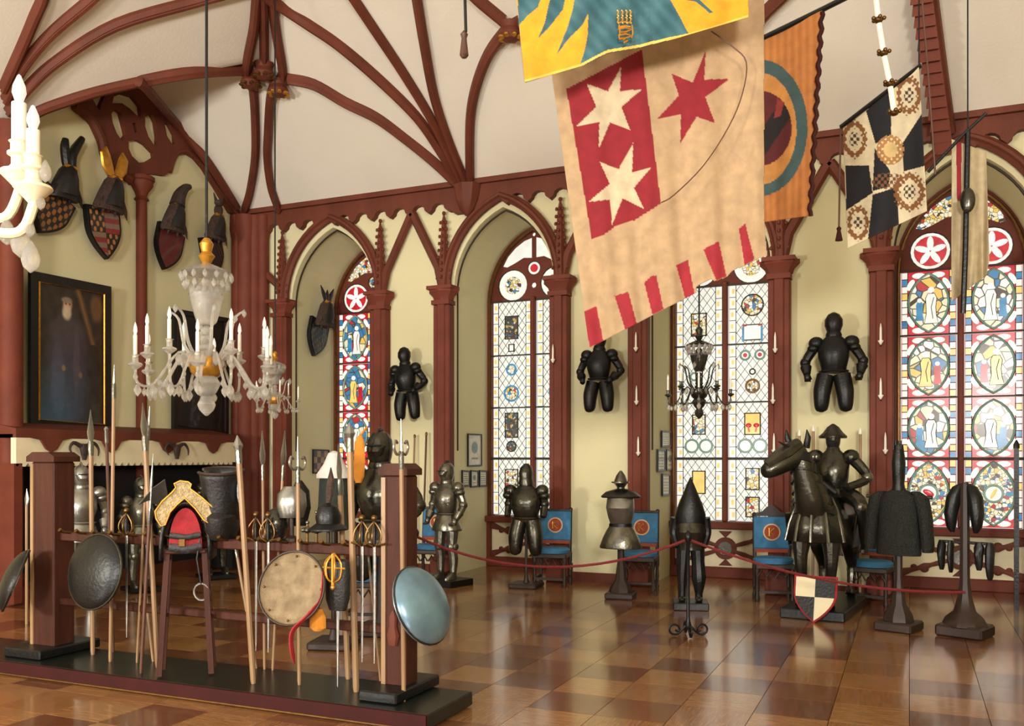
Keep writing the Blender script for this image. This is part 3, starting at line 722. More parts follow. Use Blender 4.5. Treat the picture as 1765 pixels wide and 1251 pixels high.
# --- half armour on a pole before the lattice window
pb = on_z(907, 1012, 0); a = armor('half_armor', 'dark half armor with peaked hood on a thin pole before the second window', (pb.x, pb.y, 0), math.radians(5), .86, M['steelx'], 'hood', legs='thigh', skirt=False, armL=[(.2, 0, 1.38), (.27, .03, 1.2), (.27, -.05, 1.02)], armR=[(.2, 0, 1.38), (.27, .03, 1.2), (.27, -.05, 1.02)], gaunt=False, wide=1.15)
pole_stand(a, 1.2, .022, M['woodd'], .42, .07)
# --- breastplate with flared skirt on a post
pcx = on_z(1070, 1030, 0); a = thing('breastplate_stand', 'grey breastplate with flared skirt, wide collar and brimmed cap on a dark post', 'armor', (pcx.x, pcx.y, 0), math.radians(8), .86)
helmet(a, M['steeld'], 'cap', 1.47)
MB().loft([(0, 0, 1.43, .055, .05), (0, 0, 1.5, .05, .05)], 10).build('neck_ring', M['steelx'], a)
MB().loft([(0, 0, 1.33, .26, .16), (0, 0, 1.35, .27, .165), (0, 0, 1.41, .2, .12), (0, 0, 1.45, .07, .06)], 18).build('collar_plate', M['steelx'], a)
o = MB().loft([(0, 0, .98, .14, .11), (0, -.02, 1.08, .17, .14), (0, -.05, 1.2, .19, .17), (0, -.03, 1.32, .18, .14), (0, 0, 1.4, .1, .08)], 18).build('breastplate', M['steel'], a)
MB().loft([(0, 0, .95, .16, .13), (0, 0, .99, .155, .125)], 18).build('belt', M['black'], o)
MB().loft([(0, 0, .66, .28, .21), (0, 0, .68, .285, .215), (0, 0, .8, .24, .18), (0, 0, .9, .19, .15), (0, 0, .96, .15, .12)], 20).build('flared_skirt', M['steeld'], a)
pole_stand(a, .8, .045, M['woodd'], .38, .08, True)
# --- dark figure with pointed hood
pd = on_z(1190, 1048, 0); a = thing('hooded_armor', 'black armor under a tall pointed hood on a small square plinth behind the stanchion', 'armor', (pd.x, pd.y, 0), math.radians(15), .8)
MB().box((0, 0, .05), (.46, .46, .1)).build('plinth', M['black'], a, smooth=False, bevel=.01)
MB().loft([(0, 0, 1.1, .2, .16), (0, -.01, 1.25, .2, .17), (0, -.01, 1.38, .16, .15), (0, -.02, 1.5, .11, .12), (0, -.02, 1.62, .06, .07), (0, -.02, 1.74, .008, .01)], 18).build('pointed_hood', M['black'], a)
MB().loft([(0, 0, .78, .17, .14), (0, 0, .9, .18, .15), (0, -.03, 1.02, .2, .18), (0, 0, 1.16, .19, .16)], 18).build('breastplate', M['steelx'], a)
for s in (-1, 1):
    m = MB(); limb(m, [(s*.19, 0, 1.2), (s*.22, .02, 1.0), (s*.17, -.06, .82)], [.07, .055, .04]); m.build('arm', M['black'], a)
    m = MB(); limb(m, [(s*.09, 0, .84), (s*.1, 0, .62), (s*.11, -.01, .4), (s*.11, 0, .2), (s*.11, 0, .12)], [.1, .085, .095 if s > 0 else .06, .05, .05]); l = m.build('leg', M['black'], a)
    MB().ell((s*.11, -.06, .13), .05, .12, .04).build('sabaton', M['steelx'], l)
# --- chain-mail shirt on a stand
pe = on_z(1549, 1086, 0); a = thing('mail_shirt_stand', 'dark chain-mail shirt spread on a crossbar under a tall narrow helmet', 'armor', (pe.x, pe.y, 0), math.radians(-20), 1.0)
pole_stand(a, 1.3, .035, M['woodd'], .34, .09, True)
MB().tube([(-.3, 0, 1.24), (.3, 0, 1.24)], .018, 8).build('crossbar', M['woodd'], a)
MB().loft([(0, 0, .7, .2, .1), (0, 0, .72, .205, .105), (0, 0, .9, .19, .1), (0, 0, 1.1, .18, .1), (0, 0, 1.25, .17, .08), (0, 0, 1.31, .06, .05)], 20).build('mail_body', M['mail'], a)
for s in (-1, 1):
    MB().loft([(s*.26, 0, .74, .045, .07), (s*.26, 0, .8, .055, .08), (s*.24, 0, 1.05, .06, .08), (s*.2, 0, 1.24, .07, .07), (s*.15, 0, 1.29, .04, .04)], 12).build('mail_sleeve', M['mail'], a)
h = MB().loft([(0, 0, 1.3, .06, .06), (0, 0, 1.36, .05, .05), (0, 0, 1.42, .055, .06), (0, 0, 1.55, .06, .065), (0, 0, 1.6, .055, .06), (0, 0, 1.72, .04, .04), (0, 0, 1.73, .02, .02)], 12).build('narrow_helmet', M['black'], a)
for k in range(4): MB().tube([(-.035+.023*k, -.03, 1.68), (-.035+.023*k, -.03, 1.76)], .007, 6).build('prong', M['black'], h)
# --- post with hanging gauntlets and leg plates
pf = on_z(1663, 1096, 0); a = thing('armor_tree', 'dark post hung with black arm and leg plates in front of the coloured window', 'armor', (pf.x, pf.y, 0), math.radians(-22), 1.0)
m = MB(); m.lathe([(.2, .1), (.17, .16), (.1, .22), (.06, .36), (.045, .5), (.04, 1.35), (.03, 1.38)], 8); m.build('stand_pole', M['woodd'], a)
MB().box((0, 0, .055), (.4, .36, .11)).build('stand_base', M['woodd'], a, smooth=False, bevel=.02)
MB().tube([(-.22, 0, .84), (.22, 0, .84)], .014, 8).build('crossbar', M['black'], a)
for s in (-1, 1):
    MB().loft([(s*.1, -.02, .93, .02, .02), (s*.11, -.02, .98, .04, .05), (s*.11, -.02, 1.1, .06, .07), (s*.09, -.01, 1.25, .065, .07), (s*.06, 0, 1.34, .045, .05), (s*.03, 0, 1.37, .02, .02)], 12).build('arm_plate', M['black'], a)
for (x, w, z0) in ((-.2, .035, .58), (-.12, .028, .56), (.12, .04, .6), (.21, .038, .52)):
    MB().loft([(x, 0, z0, w*.5, .02), (x, 0, z0+.04, w*.8, .03), (x, -.01, z0+.14, w, .045), (x, 0, .8, w*1.15, .04), (x, 0, .85, w*.7, .03)], 10).build('leg_plate', M['black'], a)
# --- three black half suits hung on the wall panels
for (x, px, z0, sc, lab, al, tilt) in ((on_y(708, 660, YB-.27).x, 708, 725, .77, 'black half armor hung on the wall between first and second windows', ARM_K, -.08),
                        (on_y(1033, 660, YB-.27).x, 1033, 712, .78, 'black half armor hung on the wall just below the star banner', ARM_K, 0),
                        (on_y(1437, 640, YB-.27).x, 1437, 712, .86, 'black half armor hung on the wall above the horseman', [(.21, 0, 1.37), (.36, .02, 1.13), (.33, -.06, .96)], 0)):
    zb = on_y(px, z0, YB-.27).z
    a = armor('hung_armor', lab, (x, YB-.27, zb-.45*sc), 0, sc, M['black'], 'round', armL=al, armR=al, legs='thigh', skirt=False, group='black armors hung on the wall')
    a.rotation_euler = (0, tilt, 0)
    MB().box((0, .2, 1.3), (.05, .12, .05)).build('wall_bracket', M['black'], a, smooth=False)
# --- mounted knight
ph = Vector((gx(1416, 9.85), 9.85, 0)); HR = math.radians(-7)
h = thing('armored_horse', 'black barded display horse with spiked head plate beside the blue chairs', 'horse', (ph.x, ph.y, 0), HR, 1.0)
MB().box((0, .3, .05), (.62, 1.5, .1)).build('plinth', M['black'], h, smooth=False, bevel=.01)
m = MB(); limb(m, [(0, -.34, .98), (0, -.2, .98), (0, .2, .97), (0, .55, 1.0), (0, .8, .97), (0, .9, .9)], [.16, .25, .27, .27, .22, .1], 16)
limb(m, [(0, -.2, 1.0), (-.02, -.36, 1.2), (-.06, -.46, 1.42), (-.09, -.5, 1.62)], [.22, .17, .12, .1], 14)
for s in (-1, 1):
    limb(m, [(s*.14, -.22, .92), (s*.15, -.26, .62), (s*.14, -.24, .36), (s*.14, -.26, .18), (s*.14, -.3, .12)], [.13, .07, .045, .04, .055], 10)
    limb(m, [(s*.14, .72, .95), (s*.16, .62, .68), (s*.15, .8, .42), (s*.15, .76, .2), (s*.15, .73, .12)], [.17, .1, .05, .04, .055], 10)
limb(m, [(0, .88, 1.05), (0, 1.02, .9), (0, 1.02, .5)], [.04, .05, .03], 8)
m.build('horse_body', M['steelx'], h)
hd = MB(); limb(hd, [(-.1, -.47, 1.66), (-.17, -.56, 1.6), (-.28, -.66, 1.52), (-.37, -.72, 1.47), (-.39, -.74, 1.46)], [.1, .115, .095, .075, .05], 12); hd = hd.build('horse_head', M['steelx'], h)
m = MB(); limb(m, [(-.1, -.54, 1.74), (-.2, -.64, 1.66), (-.36, -.75, 1.53)], [.06, .085, .05], 8); m.tube([(-.16, -.66, 1.7), (-.24, -.8, 1.76)], [.025, .003], 6); m.build('head_plate', M['steelx'], hd)
for s in (-1, 1): MB().tube([(-.12+s*.07, -.46, 1.7), (-.13+s*.1, -.47, 1.8), (-.14+s*.1, -.48, 1.88)], [.035, .03, .005], 8).build('ear', M['black'], hd)
for s in (-1, 1): MB().ell((-.2+s*.06, -.62-.02*s, 1.58+.05*s), .018).build('eye', M['steel'], hd)
m = MB()
for k in range(6):
    t = k/5; c = Vector((0, -.22, 1.06)).lerp(Vector((-.09, -.49, 1.6)), t); m.tube([c+Vector((.0, -.03, -.05)), c+Vector((0, 0, .04))], [.22-.105*t, .2-.1*t], 14)
m.build('neck_plates', M['black'], h)
m = MB(); vs = []; fs = []; ROWS = [(1.2, .16, -.36), (1.08, .24, -.43), (.94, .29, -.47), (.77, .33, -.49)]; K = 15
for (z, w, y) in ROWS:
    for k in range(K):
        a_ = math.pi*(k/(K-1)); fl_ = 1+.05*math.cos(k*2.2); vs.append((-w*math.cos(a_)*fl_, y+.35-(.35)*math.sin(a_)*fl_, z))
for i in range(len(ROWS)-1):
    for k in range(K-1): fs.append((i*K+k, i*K+k+1, (i+1)*K+k+1, (i+1)*K+k))
m.add(vs, fs); pe_ = m.build('chest_plate', M['steelx'], h, ang=60); sm = pe_.modifiers.new('thick', 'SOLIDIFY'); sm.thickness = .012
for k in (-2, -1, 0, 1, 2):
    a_ = math.pi/2+k*.5; MB().tube([(-w*1.02*math.cos(a_), y+.35-.36*math.sin(a_), z) for (z, w, y) in ROWS], .016, 6).build('plate_ridge', M['steeld'], pe_)  # lighter steel puts the highlights into the colour of the ridges
for s in (-1, 1):
    f_ = MB().box((s*.33, .3, .86), (.02, .75, .34), Ry(s*.12)).build('flank_plate', M['steelx'], h, smooth=False, bevel=.01)
m = MB(); m.loft([(0, .2, 1.2, .2, .3), (0, .2, 1.25, .18, .28), (0, .2, 1.27, .1, .18)], 14); m.tube([(-.14, -.02, 1.24), (0, -.06, 1.36), (.14, -.02, 1.24)], .035, 8); m.tube([(-.16, .42, 1.24), (0, .46, 1.4), (.16, .42, 1.24)], .04, 8); m.build('saddle', M['blackm'], h)
rid = thing('rider_armor', 'dark armor of the rider with brimmed helmet seated on the black horse', 'armor', (h.location.x+.1, h.location.y+.17, 1.24), HR, .84)
D = .95
helmet(rid, M['steelx'], 'morion', 1.5-D)
o = MB().loft([(0, 0, .98-D, .16, .13), (0, -.03, 1.14-D, .19, .17), (0, -.02, 1.3-D, .2, .16), (0, 0, 1.4-D, .165, .12), (0, 0, 1.47-D, .09, .085), (0, 0, 1.52-D, .07, .07)], 18).build('breastplate', M['steelx'], rid)
MB().loft([(0, 0, .9-D, .22, .2), (0, 0, .95-D, .2, .18), (0, 0, 1.0-D, .165, .14)], 16).build('tasset_skirt', M['steelx'], rid)
for s, A in ((-1, [(-.21, 0, 1.39-D), (-.3, -.08, 1.16-D), (-.14, -.3, 1.1-D)]), (1, [(.21, 0, 1.39-D), (.4, .0, 1.14-D), (.2, -.22, 1.02-D)])):
    A = [Vector(p) for p in A]; m = MB(); limb(m, A, [.075, .06, .045]); ar = m.build('arm', M['steelx'], rid)
    q = MB(); q.ell(A[0], .105, .1, .095); q.build('pauldron', M['steelx'], ar); MB().ell(A[1], .072, .075, .07).build('elbow_cop', M['steeld'], ar)
    g = MB(); g.ell(A[2], .05, .055, .045)
    for k in range(4): g.tube([A[2]+Vector((-.03+.02*k, -.03, .02)), A[2]+Vector((-.03+.02*k, -.065, 0)), A[2]+Vector((-.03+.02*k, -.05, -.03))], [.012, .011, .009], 6)
    g.tube([A[2]+Vector((-s*.045, 0, .01)), A[2]+Vector((-s*.05, -.045, .02))], [.013, .01], 6); g.build('gauntlet', M['black'], ar)
    m = MB(); limb(m, [(s*.12, -.02, .0), (s*.34, -.22, -.1), (s*.39, -.22, -.3), (s*.4, -.16, -.5), (s*.4, -.14, -.62)], [.11, .095, .075, .07, .05], 10); l = m.build('leg', M['steelx'], rid)
    MB().ell((s*.37, -.26, -.16), .075, .07, .085).build('knee_cop', M['steeld'], l)
    MB().loft([(s*.4, -.2, -.7, .05, .14), (s*.4, -.2, -.66, .05, .13), (s*.4, -.15, -.6, .045, .05)], 10).build('sabaton', M['black'], l)
# quartered shield leaning at the horse plinth
ps = Vector((gx(1402, 9.28), 9.28, 0)); s_ = thing('quartered_shield', 'black and white quartered shield with red rim leaning before the horse', 'shield', (ps.x, ps.y-.02, .0), HR)
def shield_poly(w, h, k=8): 
    L = [(-w, h), (w, h), (w, h*.62)]
    for i in range(1, k+1): t = i/k; L.append((w*(1-t**1.9), h*.62*(1-t)))
    return L+[(-x, z) for x, z in reversed(L[2:-1])]
RT = Rx(math.radians(-14))
def T3(L, y): return [RT @ Vector((x, y, z)) for x, z in L]
MB().prism(T3(shield_poly(.205, .46), .012), RT @ Vector((0, .02, 0))).build('red_rim', M['redcl'], s_, smooth=False)
L = shield_poly(.185, .42); L = [(x, z+.02) for x, z in L]; zm = .25
def clip(L, f):
    out = []
    for i in range(len(L)):
        a_, b_ = L[i], L[(i+1) % len(L)]; fa, fb = f(a_), f(b_)
        if fa >= 0: out.append(a_)
        if fa*fb < 0: t = fa/(fa-fb); out.append((a_[0]+(b_[0]-a_[0])*t, a_[1]+(b_[1]-a_[1])*t))
    return out
for sx in (-1, 1):
    for sz in (-1, 1):
        Q = clip(clip(L, lambda p: sx*p[0]), lambda p: sz*(p[1]-zm))
        MB().prism(T3(Q, 0), RT @ Vector((0, .015, 0))).build('shield_quarter', M['cream' if sx*sz < 0 else 'black'], s_, smooth=False)
# staves behind the horse
for k, (px, y0) in enumerate(((1378, 748), (1402, 740), (1483, 745))):
    p = on_y(px, y0, YB-.22); t = thing('wooden_staff', ['pale staff leaning on the wall left of the horse ears', 'pale staff whose tip shows between horse and rider', 'tall pale staff leaning on the wall right of the rider'][k], 'staff', (p.x, YB-.3, 0), group='staves behind the horseman')
    MB().tube([(0, 0, 0), (0, .08, p.z)], .016, 8).build('shaft', M['pole'], t); MB().lathe([(.018, p.z-.02), (.02, p.z), (.004, p.z+.05)], 8, Matrix.Translation((0, .08, 0))).build('tip', M['white'], t)
# --- chairs
def chair(px, py, rot, lab, crest):
    p = on_z(px, py, 0); p.y = min(p.y+.17, 10.76); p.x = gx(px, p.y); c = thing('upholstered_chair', lab, 'chair', (p.x, p.y, 0), rot, 1.0, 'blue upholstered chairs along the wall')
    for sx in (-1, 1):
        for sy in (-1, 1):
            m = MB()
            m.lathe([(.022, 0), (.028, .03), (.018, .06), (.024, .15), (.018, .25), (.028, .3), (.028, .4)], 8, Matrix.Translation((sx*.19, sy*.17, 0))); m.build('leg', M['woodd'], c)
        MB().box((sx*.19, 0, .1), (.025, .34, .03)).build('stretcher', M['woodd'], c, smooth=False)
        MB().tube([(sx*.19, .17, .38), (sx*.19, .19, .6), (sx*.19, .22, .93)], .022, 8).build('back_post', M['woodd'], c)
    MB().box((0, -.17, .1), (.36, .025, .03)).build('stretcher', M['woodd'], c, smooth=False)
    f = MB().box((0, 0, .385), (.43, .4, .06)).build('seat_frame', M['woodd'], c, smooth=False, bevel=.01)
    a = MB()
    for k in range(4): a.tube([(-.15+.1*k-.045, -.2, .27), (-.15+.1*k, -.2, .34), (-.15+.1*k+.045, -.2, .27)], .012, 6)
    a.build('arched_rail', M['woodd'], c)
    s = MB(); s.loft([(0, 0, .41, .19, .175), (0, 0, .415, .22, .205), (0, 0, .45, .225, .21), (0, 0, .475, .2, .185), (0, 0, .485, .1, .09)], 20); so = s.build('seat_cushion', M['blue'], c)
    B = MB().box((0, .195, .735), (.4, .05, .37), Rx(-.09)).build('back_panel', M['blue'], c, smooth=False, bevel=.012)
    MB().box((0, .18, .535), (.38, .03, .05)).build('back_rail', M['medr'], c, smooth=False)
    RB = Matrix.Translation((0, .163, .745)) @ Rx(-.09).to_4x4()
    r1 = MB().disc((0, 0, 0), .098, .01, 22, RB).build('medallion', M['medb'], B)
    MB().disc((0, -.006, 0), .082, .01, 22, RB).build('medallion_field', M['medr'], r1)
    g = MB()
    for (x0, z0, x1, z1) in ((-.03, -.045, -.03, .045), (-.02, 0, .03, .045), (-.02, 0, .03, -.045), (-.045, .045, -.015, .045), (-.045, -.045, -.015, -.045)):
        g.tube([RB @ Vector((x0, -.01, z0)), RB @ Vector((x1, -.01, z1))], .007, 6)
    g.build('monogram', M['gilt'], r1)
    if crest:
        MB().prism([(-.2, .2, .925), (.2, .2, .925), (.19, .2, .95), (.1, .2, .98), (.05, .2, 1.03), (0, .2, 1.06), (-.05, .2, 1.03), (-.1, .2, .98), (-.19, .2, .95)], (0, .035, 0)).build('carved_crest', M['woodd'], c, smooth=False)
    else: MB().box((0, .215, .935), (.42, .04, .03)).build('top_rail', M['woodd'], c, smooth=False, bevel=.006)
    for s in (-1, 1): MB().ell((s*.19, .22, .945), .026).build('finial', M['woodd'], c)
chair(952, 1012, math.radians(8), 'blue chair right of the dark half armor on its pole', False)
chair(1102, 1016, math.radians(6), 'blue chair directly behind the breastplate stand', False)
chair(1333, 1036, math.radians(14), 'blue chair with pointed carved crest left of the horse', True)
chair(1503, 1044, math.radians(-14), 'blue chair right of the horse, partly behind the mail shirt', False)
chair(746, 1003, math.radians(10), 'blue chair hidden behind the standing suit of armor', False)
# --- rope barrier
st = on_z(1186, 1096, 0)
def stanchion(p, lab):
    s = thing('stanchion', lab, 'stanchion', (p.x, p.y, 0), 0, 1.0)
    MB().lathe([(.02, .06), (.03, .1), (.02, .14), (.016, .2), (.016, .84), (.03, .86), (.035, .9), (.02, .93), (.004, .95)], 10).build('post', M['black'], s)
    for k in range(4):
        a = TH+k*math.pi/2; d = Vector((math.cos(a), math.sin(a), 0)); z = Vector((0, 0, 1))
        sp = [d*.015+z*.1, d*.06+z*.05, d*.1+z*.02]+[d*(.125+.045*math.cos(t))+z*(.062+.045*math.sin(t)) for t in np.linspace(-1.6, 3.6, 9)]+[d*.115+z*.055]
        MB().tube(catm(sp, 3), .011, 6).build('scroll_foot', M['black'], s)
    return s
stanchion(st, 'black iron stanchion with scrolled feet standing free on the parquet')
s2p = P(716, 0, 8.6); stanchion(Vector((s2p.x, s2p.y, 0)), 'black iron stanchion half hidden behind the blue-grey round shield')
A = Vector((st.x, st.y, .87)); B = Vector((s2p.x, s2p.y, .86)); Cc = Vector((pf.x, pf.y-.05, .4))
def sag(a, b, s): return [a.lerp(b, t/16)-Vector((0, 0, s*4*(t/16)*(1-t/16))) for t in range(17)]
tag(MB().tube(sag(A, B, .27), .013, 6).build('barrier_rope', M['rope']), 'red barrier rope sagging left from the stanchion past the armor stands', 'rope')
tag(MB().tube(sag(A, Cc, .13), .013, 6).build('barrier_rope', M['rope']), 'red barrier rope running right from the stanchion past the horse', 'rope')
# post at the right edge
p = Vector((gx(1752, 10.9), 10.9, 0)); t = thing('display_case', 'dark upright corner post and rail of a case at the right edge', 'case', (p.x, p.y, 0))
zt = 1.6-(775-HY)*0.005
MB().box((0, 0, .85), (.045, .045, 1.7)).build('corner_post', M['black'], t, smooth=False)
MB().lathe([(.03, 1.7), (.03, 1.74), (.005, 1.79)], 8).build('finial', M['black'], t)
MB().box((.12, -1.2, .17), (.06, 2.6, .05), Rz(-.05)).build('bottom_rail', M['steelx'], t, smooth=False)
MB().box((.12, -1.2, .07), (.1, 2.6, .14), Rz(-.05)).build('base_board', M['black'], t, smooth=False)
# ------------------------------------------------------------------ painted cloth and panels
def inpoly(px, py, poly):
    ins = np.zeros(px.shape, bool); n = len(poly); j = n-1
    for i in range(n):
        xi, yi = poly[i]; xj, yj = poly[j]
        c = ((yi > py) != (yj > py)) & (px < (xj-xi)*(py-yi)/((yj-yi) if yj != yi else 1e-9)+xi); ins ^= c; j = i
    return ins
def grid_obj(name, P3, colors, mask, material, parent=None, thick=.004):
    ny, nx = P3.shape[:2]; idx = np.arange(ny*nx).reshape(ny, nx)
    keep = mask[:-1, :-1] | mask[1:, 1:] if mask is not None else np.ones((ny-1, nx-1), bool)
    q = np.stack([idx[:-1, :-1], idx[:-1, 1:], idx[1:, 1:], idx[1:, :-1]], -1)[keep]
    used = np.unique(q); rem = -np.ones(ny*nx, int); rem[used] = np.arange(len(used)); q = rem[q]
    me = bpy.data.meshes.new(name); me.from_pydata(P3.reshape(-1, 3)[used].tolist(), [], q.tolist())
    ca = me.color_attributes.new('paint', 'FLOAT_COLOR', 'POINT'); c = colors.reshape(-1, 3)[used]/255.0
    c = np.where(c <= .04045, c/12.92, ((c+.055)/1.055)**2.4); ca.data.foreach_set('color', np.concatenate([c, np.ones((len(c), 1))], 1).astype(np.float32).ravel())
    me.materials.append(material); me.shade_smooth(); o = bpy.data.objects.new(name, me); COL.objects.link(o)
    if parent is not None: o.parent = parent
    if thick: s = o.modifiers.new('thick', 'SOLIDIFY'); s.thickness = thick
    return o
def bil(c, u, v): return (1-u)*(1-v)*c[0]+u*(1-v)*c[1]+u*v*c[2]+(1-u)*v*c[3]
def banner(name, label, corners, depths, paintf, maskpoly, fold=(.02, 18), n=(190, 230), material='cloth', edgefade=None):
    u, v = np.meshgrid(np.linspace(0, 1, n[0]), np.linspace(0, 1, n[1]))
    px = bil([c[0] for c in corners], u, v); py = bil([c[1] for c in corners], u, v); d = bil(depths, u, v)
    d = d+fold[0]*np.sin(u*fold[1]+1.1*np.sin(v*3))*(.35+.65*v)+fold[0]*.6*np.sin(u*fold[1]*2.3+v*4)*v
    uu = (px-CX)/FPX; X = (-ST+uu*CT)*d; Y = (CT+uu*ST)*d; Z = EYE+(HY-py)/FPX*d
    top = P(*corners[0], depths[0]); root = thing(name, label, 'banner', top)
    P3 = np.stack([X, Y, Z], -1)-np.array(top)
    col = np.zeros(px.shape+(3,)); paintf(px, py, col)
    o = grid_obj('cloth', P3, col, inpoly(px, py, maskpoly) if maskpoly else None, M[material], root)
    return root, o
def wtube(root, name, pts, r, mt, n=8): return MB().tube(pts, r, n).build(name, mt, root, rel=True)
def sh(px, py, col, poly, c): col[inpoly(px, py, poly)] = c
def zp(L, ox, oy, s): return [(ox+x/s, oy+y/s) for x, y in L]
Z3 = lambda L: zp(L, 860, 0, 2.979)
Z4 = lambda L: zp(L, 1300, 0, 2.979)
BE = (184, 154, 118); RD = (142, 30, 40)
def p_star(px, py, col):
    col[:] = BE
    col[:] += (np.sin(px*.07)*2)[..., None]  # faint stripes paint the shading of folds into the cloth
    sh(px, py, col, Z3([(347, 458), (733, 255), (832, 1045), (770, 1085), (700, 1130), (600, 1160), (540, 1205), (478, 1230)]), RD)
    sh(px, py, col, Z3([(627, 345), (622, 470), (737, 458), (628, 550), (675, 668), (570, 630), (512, 765), (515, 625), (400, 648), (500, 550), (452, 432), (560, 470)]), (202, 184, 152))
    sh(px, py, col, Z3([(690, 735), (685, 885), (783, 858), (695, 965), (747, 1073), (635, 1020), (580, 1155), (570, 1025), (462, 1037), (568, 945), (517, 832), (615, 870)]), (202, 184, 152))
    sh(px, py, col, Z3([(1062, 258), (1055, 410), (1185, 405), (1060, 500), (1108, 633), (1015, 600), (933, 738), (935, 585), (812, 612), (925, 490), (885, 378), (995, 425)]), RD)
    for t in ([(1006, 537), (1028, 528), (1041, 590), (1016, 598)], [(1059, 510), (1083, 503), (1098, 562), (1078, 568)], [(1111, 487), (1124, 475), (1131, 475), (1144, 532), (1125, 542)], [(1165, 458), (1186, 447), (1198, 510), (1182, 518)], [(1213, 430), (1238, 416), (1252, 476), (1235, 484)], [(1273, 395), (1285, 385), (1301, 447), (1284, 458)]): sh(px, py, col, t, (158, 38, 50))
mk = [(925, -60), (1316, -60), (1316, 380), (1322, 440), (1302, 447), (1284, 457), (1262, 466), (1252, 477), (1232, 484), (1226, 480), (1200, 492), (1198, 511), (1182, 518), (1166, 522), (1146, 531), (1125, 542), (1118, 550), (1098, 562), (1078, 568), (1056, 579), (1040, 590), (1016, 598), (945, 135)]
b, o = banner('star_banner', 'large beige banner with red field, white stars and red tabbed hem', [(925, -60), (1316, -60), (1324, 440), (1016, 600)], [5.75, 5.45, 5.45, 5.75], p_star, mk, (.016, 24), (230, 330), 'clotht')
wtube(b, 'pole', [P(915, -60, 5.75), P(1330, -60, 5.45)], .02, M['poled'])
for px in (930, 1310): wtube(b, 'hanging_cord', [P(px, -60, 5.6), P(px, -60, 5.6)+Vector((0, 0, 2.2))], .006, M['black'])
wtube(b, 'cord', catm([P(x, y, 5.33) for x, y in Z3([(1090, 160), (1200, 240), (1270, 320), (1250, 480), (1180, 650), (1050, 850), (900, 1000), (833, 1040)])], 4), .004, M['poled'], 6)
TE, YL = (46, 86, 94), (218, 142, 24)
def p_flame(px, py, col):
    col[:] = TE; col[:] += (np.sin(px*.09+py*.05)*9+np.sin(px*.23-py*.2)*6)[..., None]
    sh(px, py, col, Z3([(80, -200), (85, 0), (105, 130), (150, 80), (200, 40), (215, 0), (225, -200), (270, -200), (262, 0), (250, 50), (235, 120), (200, 200), (260, 140), (330, 50), (340, 0), (350, -200), (395, -200), (388, 0), (380, 50), (350, 150), (295, 285), (360, 200), (430, 130), (458, 70), (455, 180), (440, 260), (412, 345), (133, 425), (105, 130)]), YL)
    sh(px, py, col, Z3([(860, -200), (880, 0), (930, 90), (960, 150), (990, 190), (1285, 95), (1290, -200)]), YL)
    sh(px, py, col, Z3([(940, -200), (950, 0), (1010, 10), (1060, 50), (1080, 70), (1100, 66), (1060, 30), (1030, 0), (1010, -200)]), TE)
    e = lambda k: Z3([(133, 425), (270, 385), (410, 348), (500, 300), (560, 272), (720, 245), (880, 205), (985, 185), (1100, 150), (1285, 90), (1285, 90-k), (1100, 150-k), (985, 185-k), (880, 205-k), (720, 245-k), (560, 272-k), (500, 300-k), (410, 348-k), (270, 385-k), (133, 425-k)])
    sh(px, py, col, e(14), (228, 170, 70))
mk = Z3([(70, -200), (85, 0), (133, 422), (270, 385), (410, 348), (500, 300), (560, 272), (720, 245), (880, 205), (985, 185), (1100, 150), (1278, 90), (1285, -200)])
b, o = banner('flame_banner', 'blue-green banner with yellow flames and gilt gothic letters at the top', [(884, -67), (1294, -67), (1290, 30), (904, 143)], [5.3, 5.1, 5.1, 5.3], p_flame, mk, (.02, 14), (300, 160))
wtube(b, 'pole', [P(872, -67, 5.3), P(1306, -67, 5.1)], .02, M['poled'])
for px in (890, 1288): wtube(b, 'hanging_cord', [P(px, -67, 5.2), P(px, -67, 5.2)+Vector((0, 0, 2.4))], .006, M['black'])
g = MB()
def stroke(L, r=.0055): g.tube([P(x, y, 5.14) for x, y in Z3(L)], r, 6)
for y in (52, 88): # two letters of short vertical strokes
    for x in (612, 634, 656, 676): stroke([(x-4, y), (x+3, y+10), (x-2, y+26), (x+5, y+32)])
stroke([(610, 118), (640, 112), (680, 118)]); stroke([(612, 140), (650, 133), (676, 138)])
for y in (150, 182): stroke([(612, y), (650, y-8), (684, y+2), (650, y+14), (616, y+16)])
stroke([(640, 206), (650, 196), (660, 208), (640, 220)])
for x in (618, 684): stroke([(x, 128), (x+4, 170), (x-2, 196)], .004)
g.build('gothic_letters', M['gilt'], b, rel=True)
OR = (176, 112, 58)
def p_or(px, py, col):
    col[:] = OR; col[:] += (np.sin(px*.5)*7)[..., None]
    e = lambda cx, cy, rx, ry: ((px-cx)/rx)**2+((py-cy)/ry)**2 < 1
    col[e(1312, 220, 80, 117)] = (58, 82, 84); col[e(1312, 222, 61, 96)] = (186, 128, 66); col[e(1312, 221, 53, 64)] = (84, 24, 30)
    col[e(1312, 221, 53, 64) & (np.abs((px-1340)*1.1+(py-210)*.75) < 20)] = (26, 20, 22)
    sh(px, py, col, [(1340, 170), (1352, 176), (1346, 200), (1334, 205)], (130, 44, 44))
b, o = banner('orange_banner', 'faded orange banner with dark teal ring around a crimson disc', [(1230, 108), (1417, 18), (1396, 372), (1230, 395)], [6.9, 6.5, 6.5, 6.9], p_or, None, (.02, 12), (120, 160))
wtube(b, 'pole', [P(1228, 108, 6.9), P(1420, 15, 6.5), P(1490, -20, 6.36), P(1560, -55, 6.2)], .02, M['black'])
wtube(b, 'fringe', [P(1417+(1396-1417)*t+2*math.sin(t*90), 20+352*t, 6.48) for t in np.linspace(0, 1, 60)], .016, M['redrim'], 6)
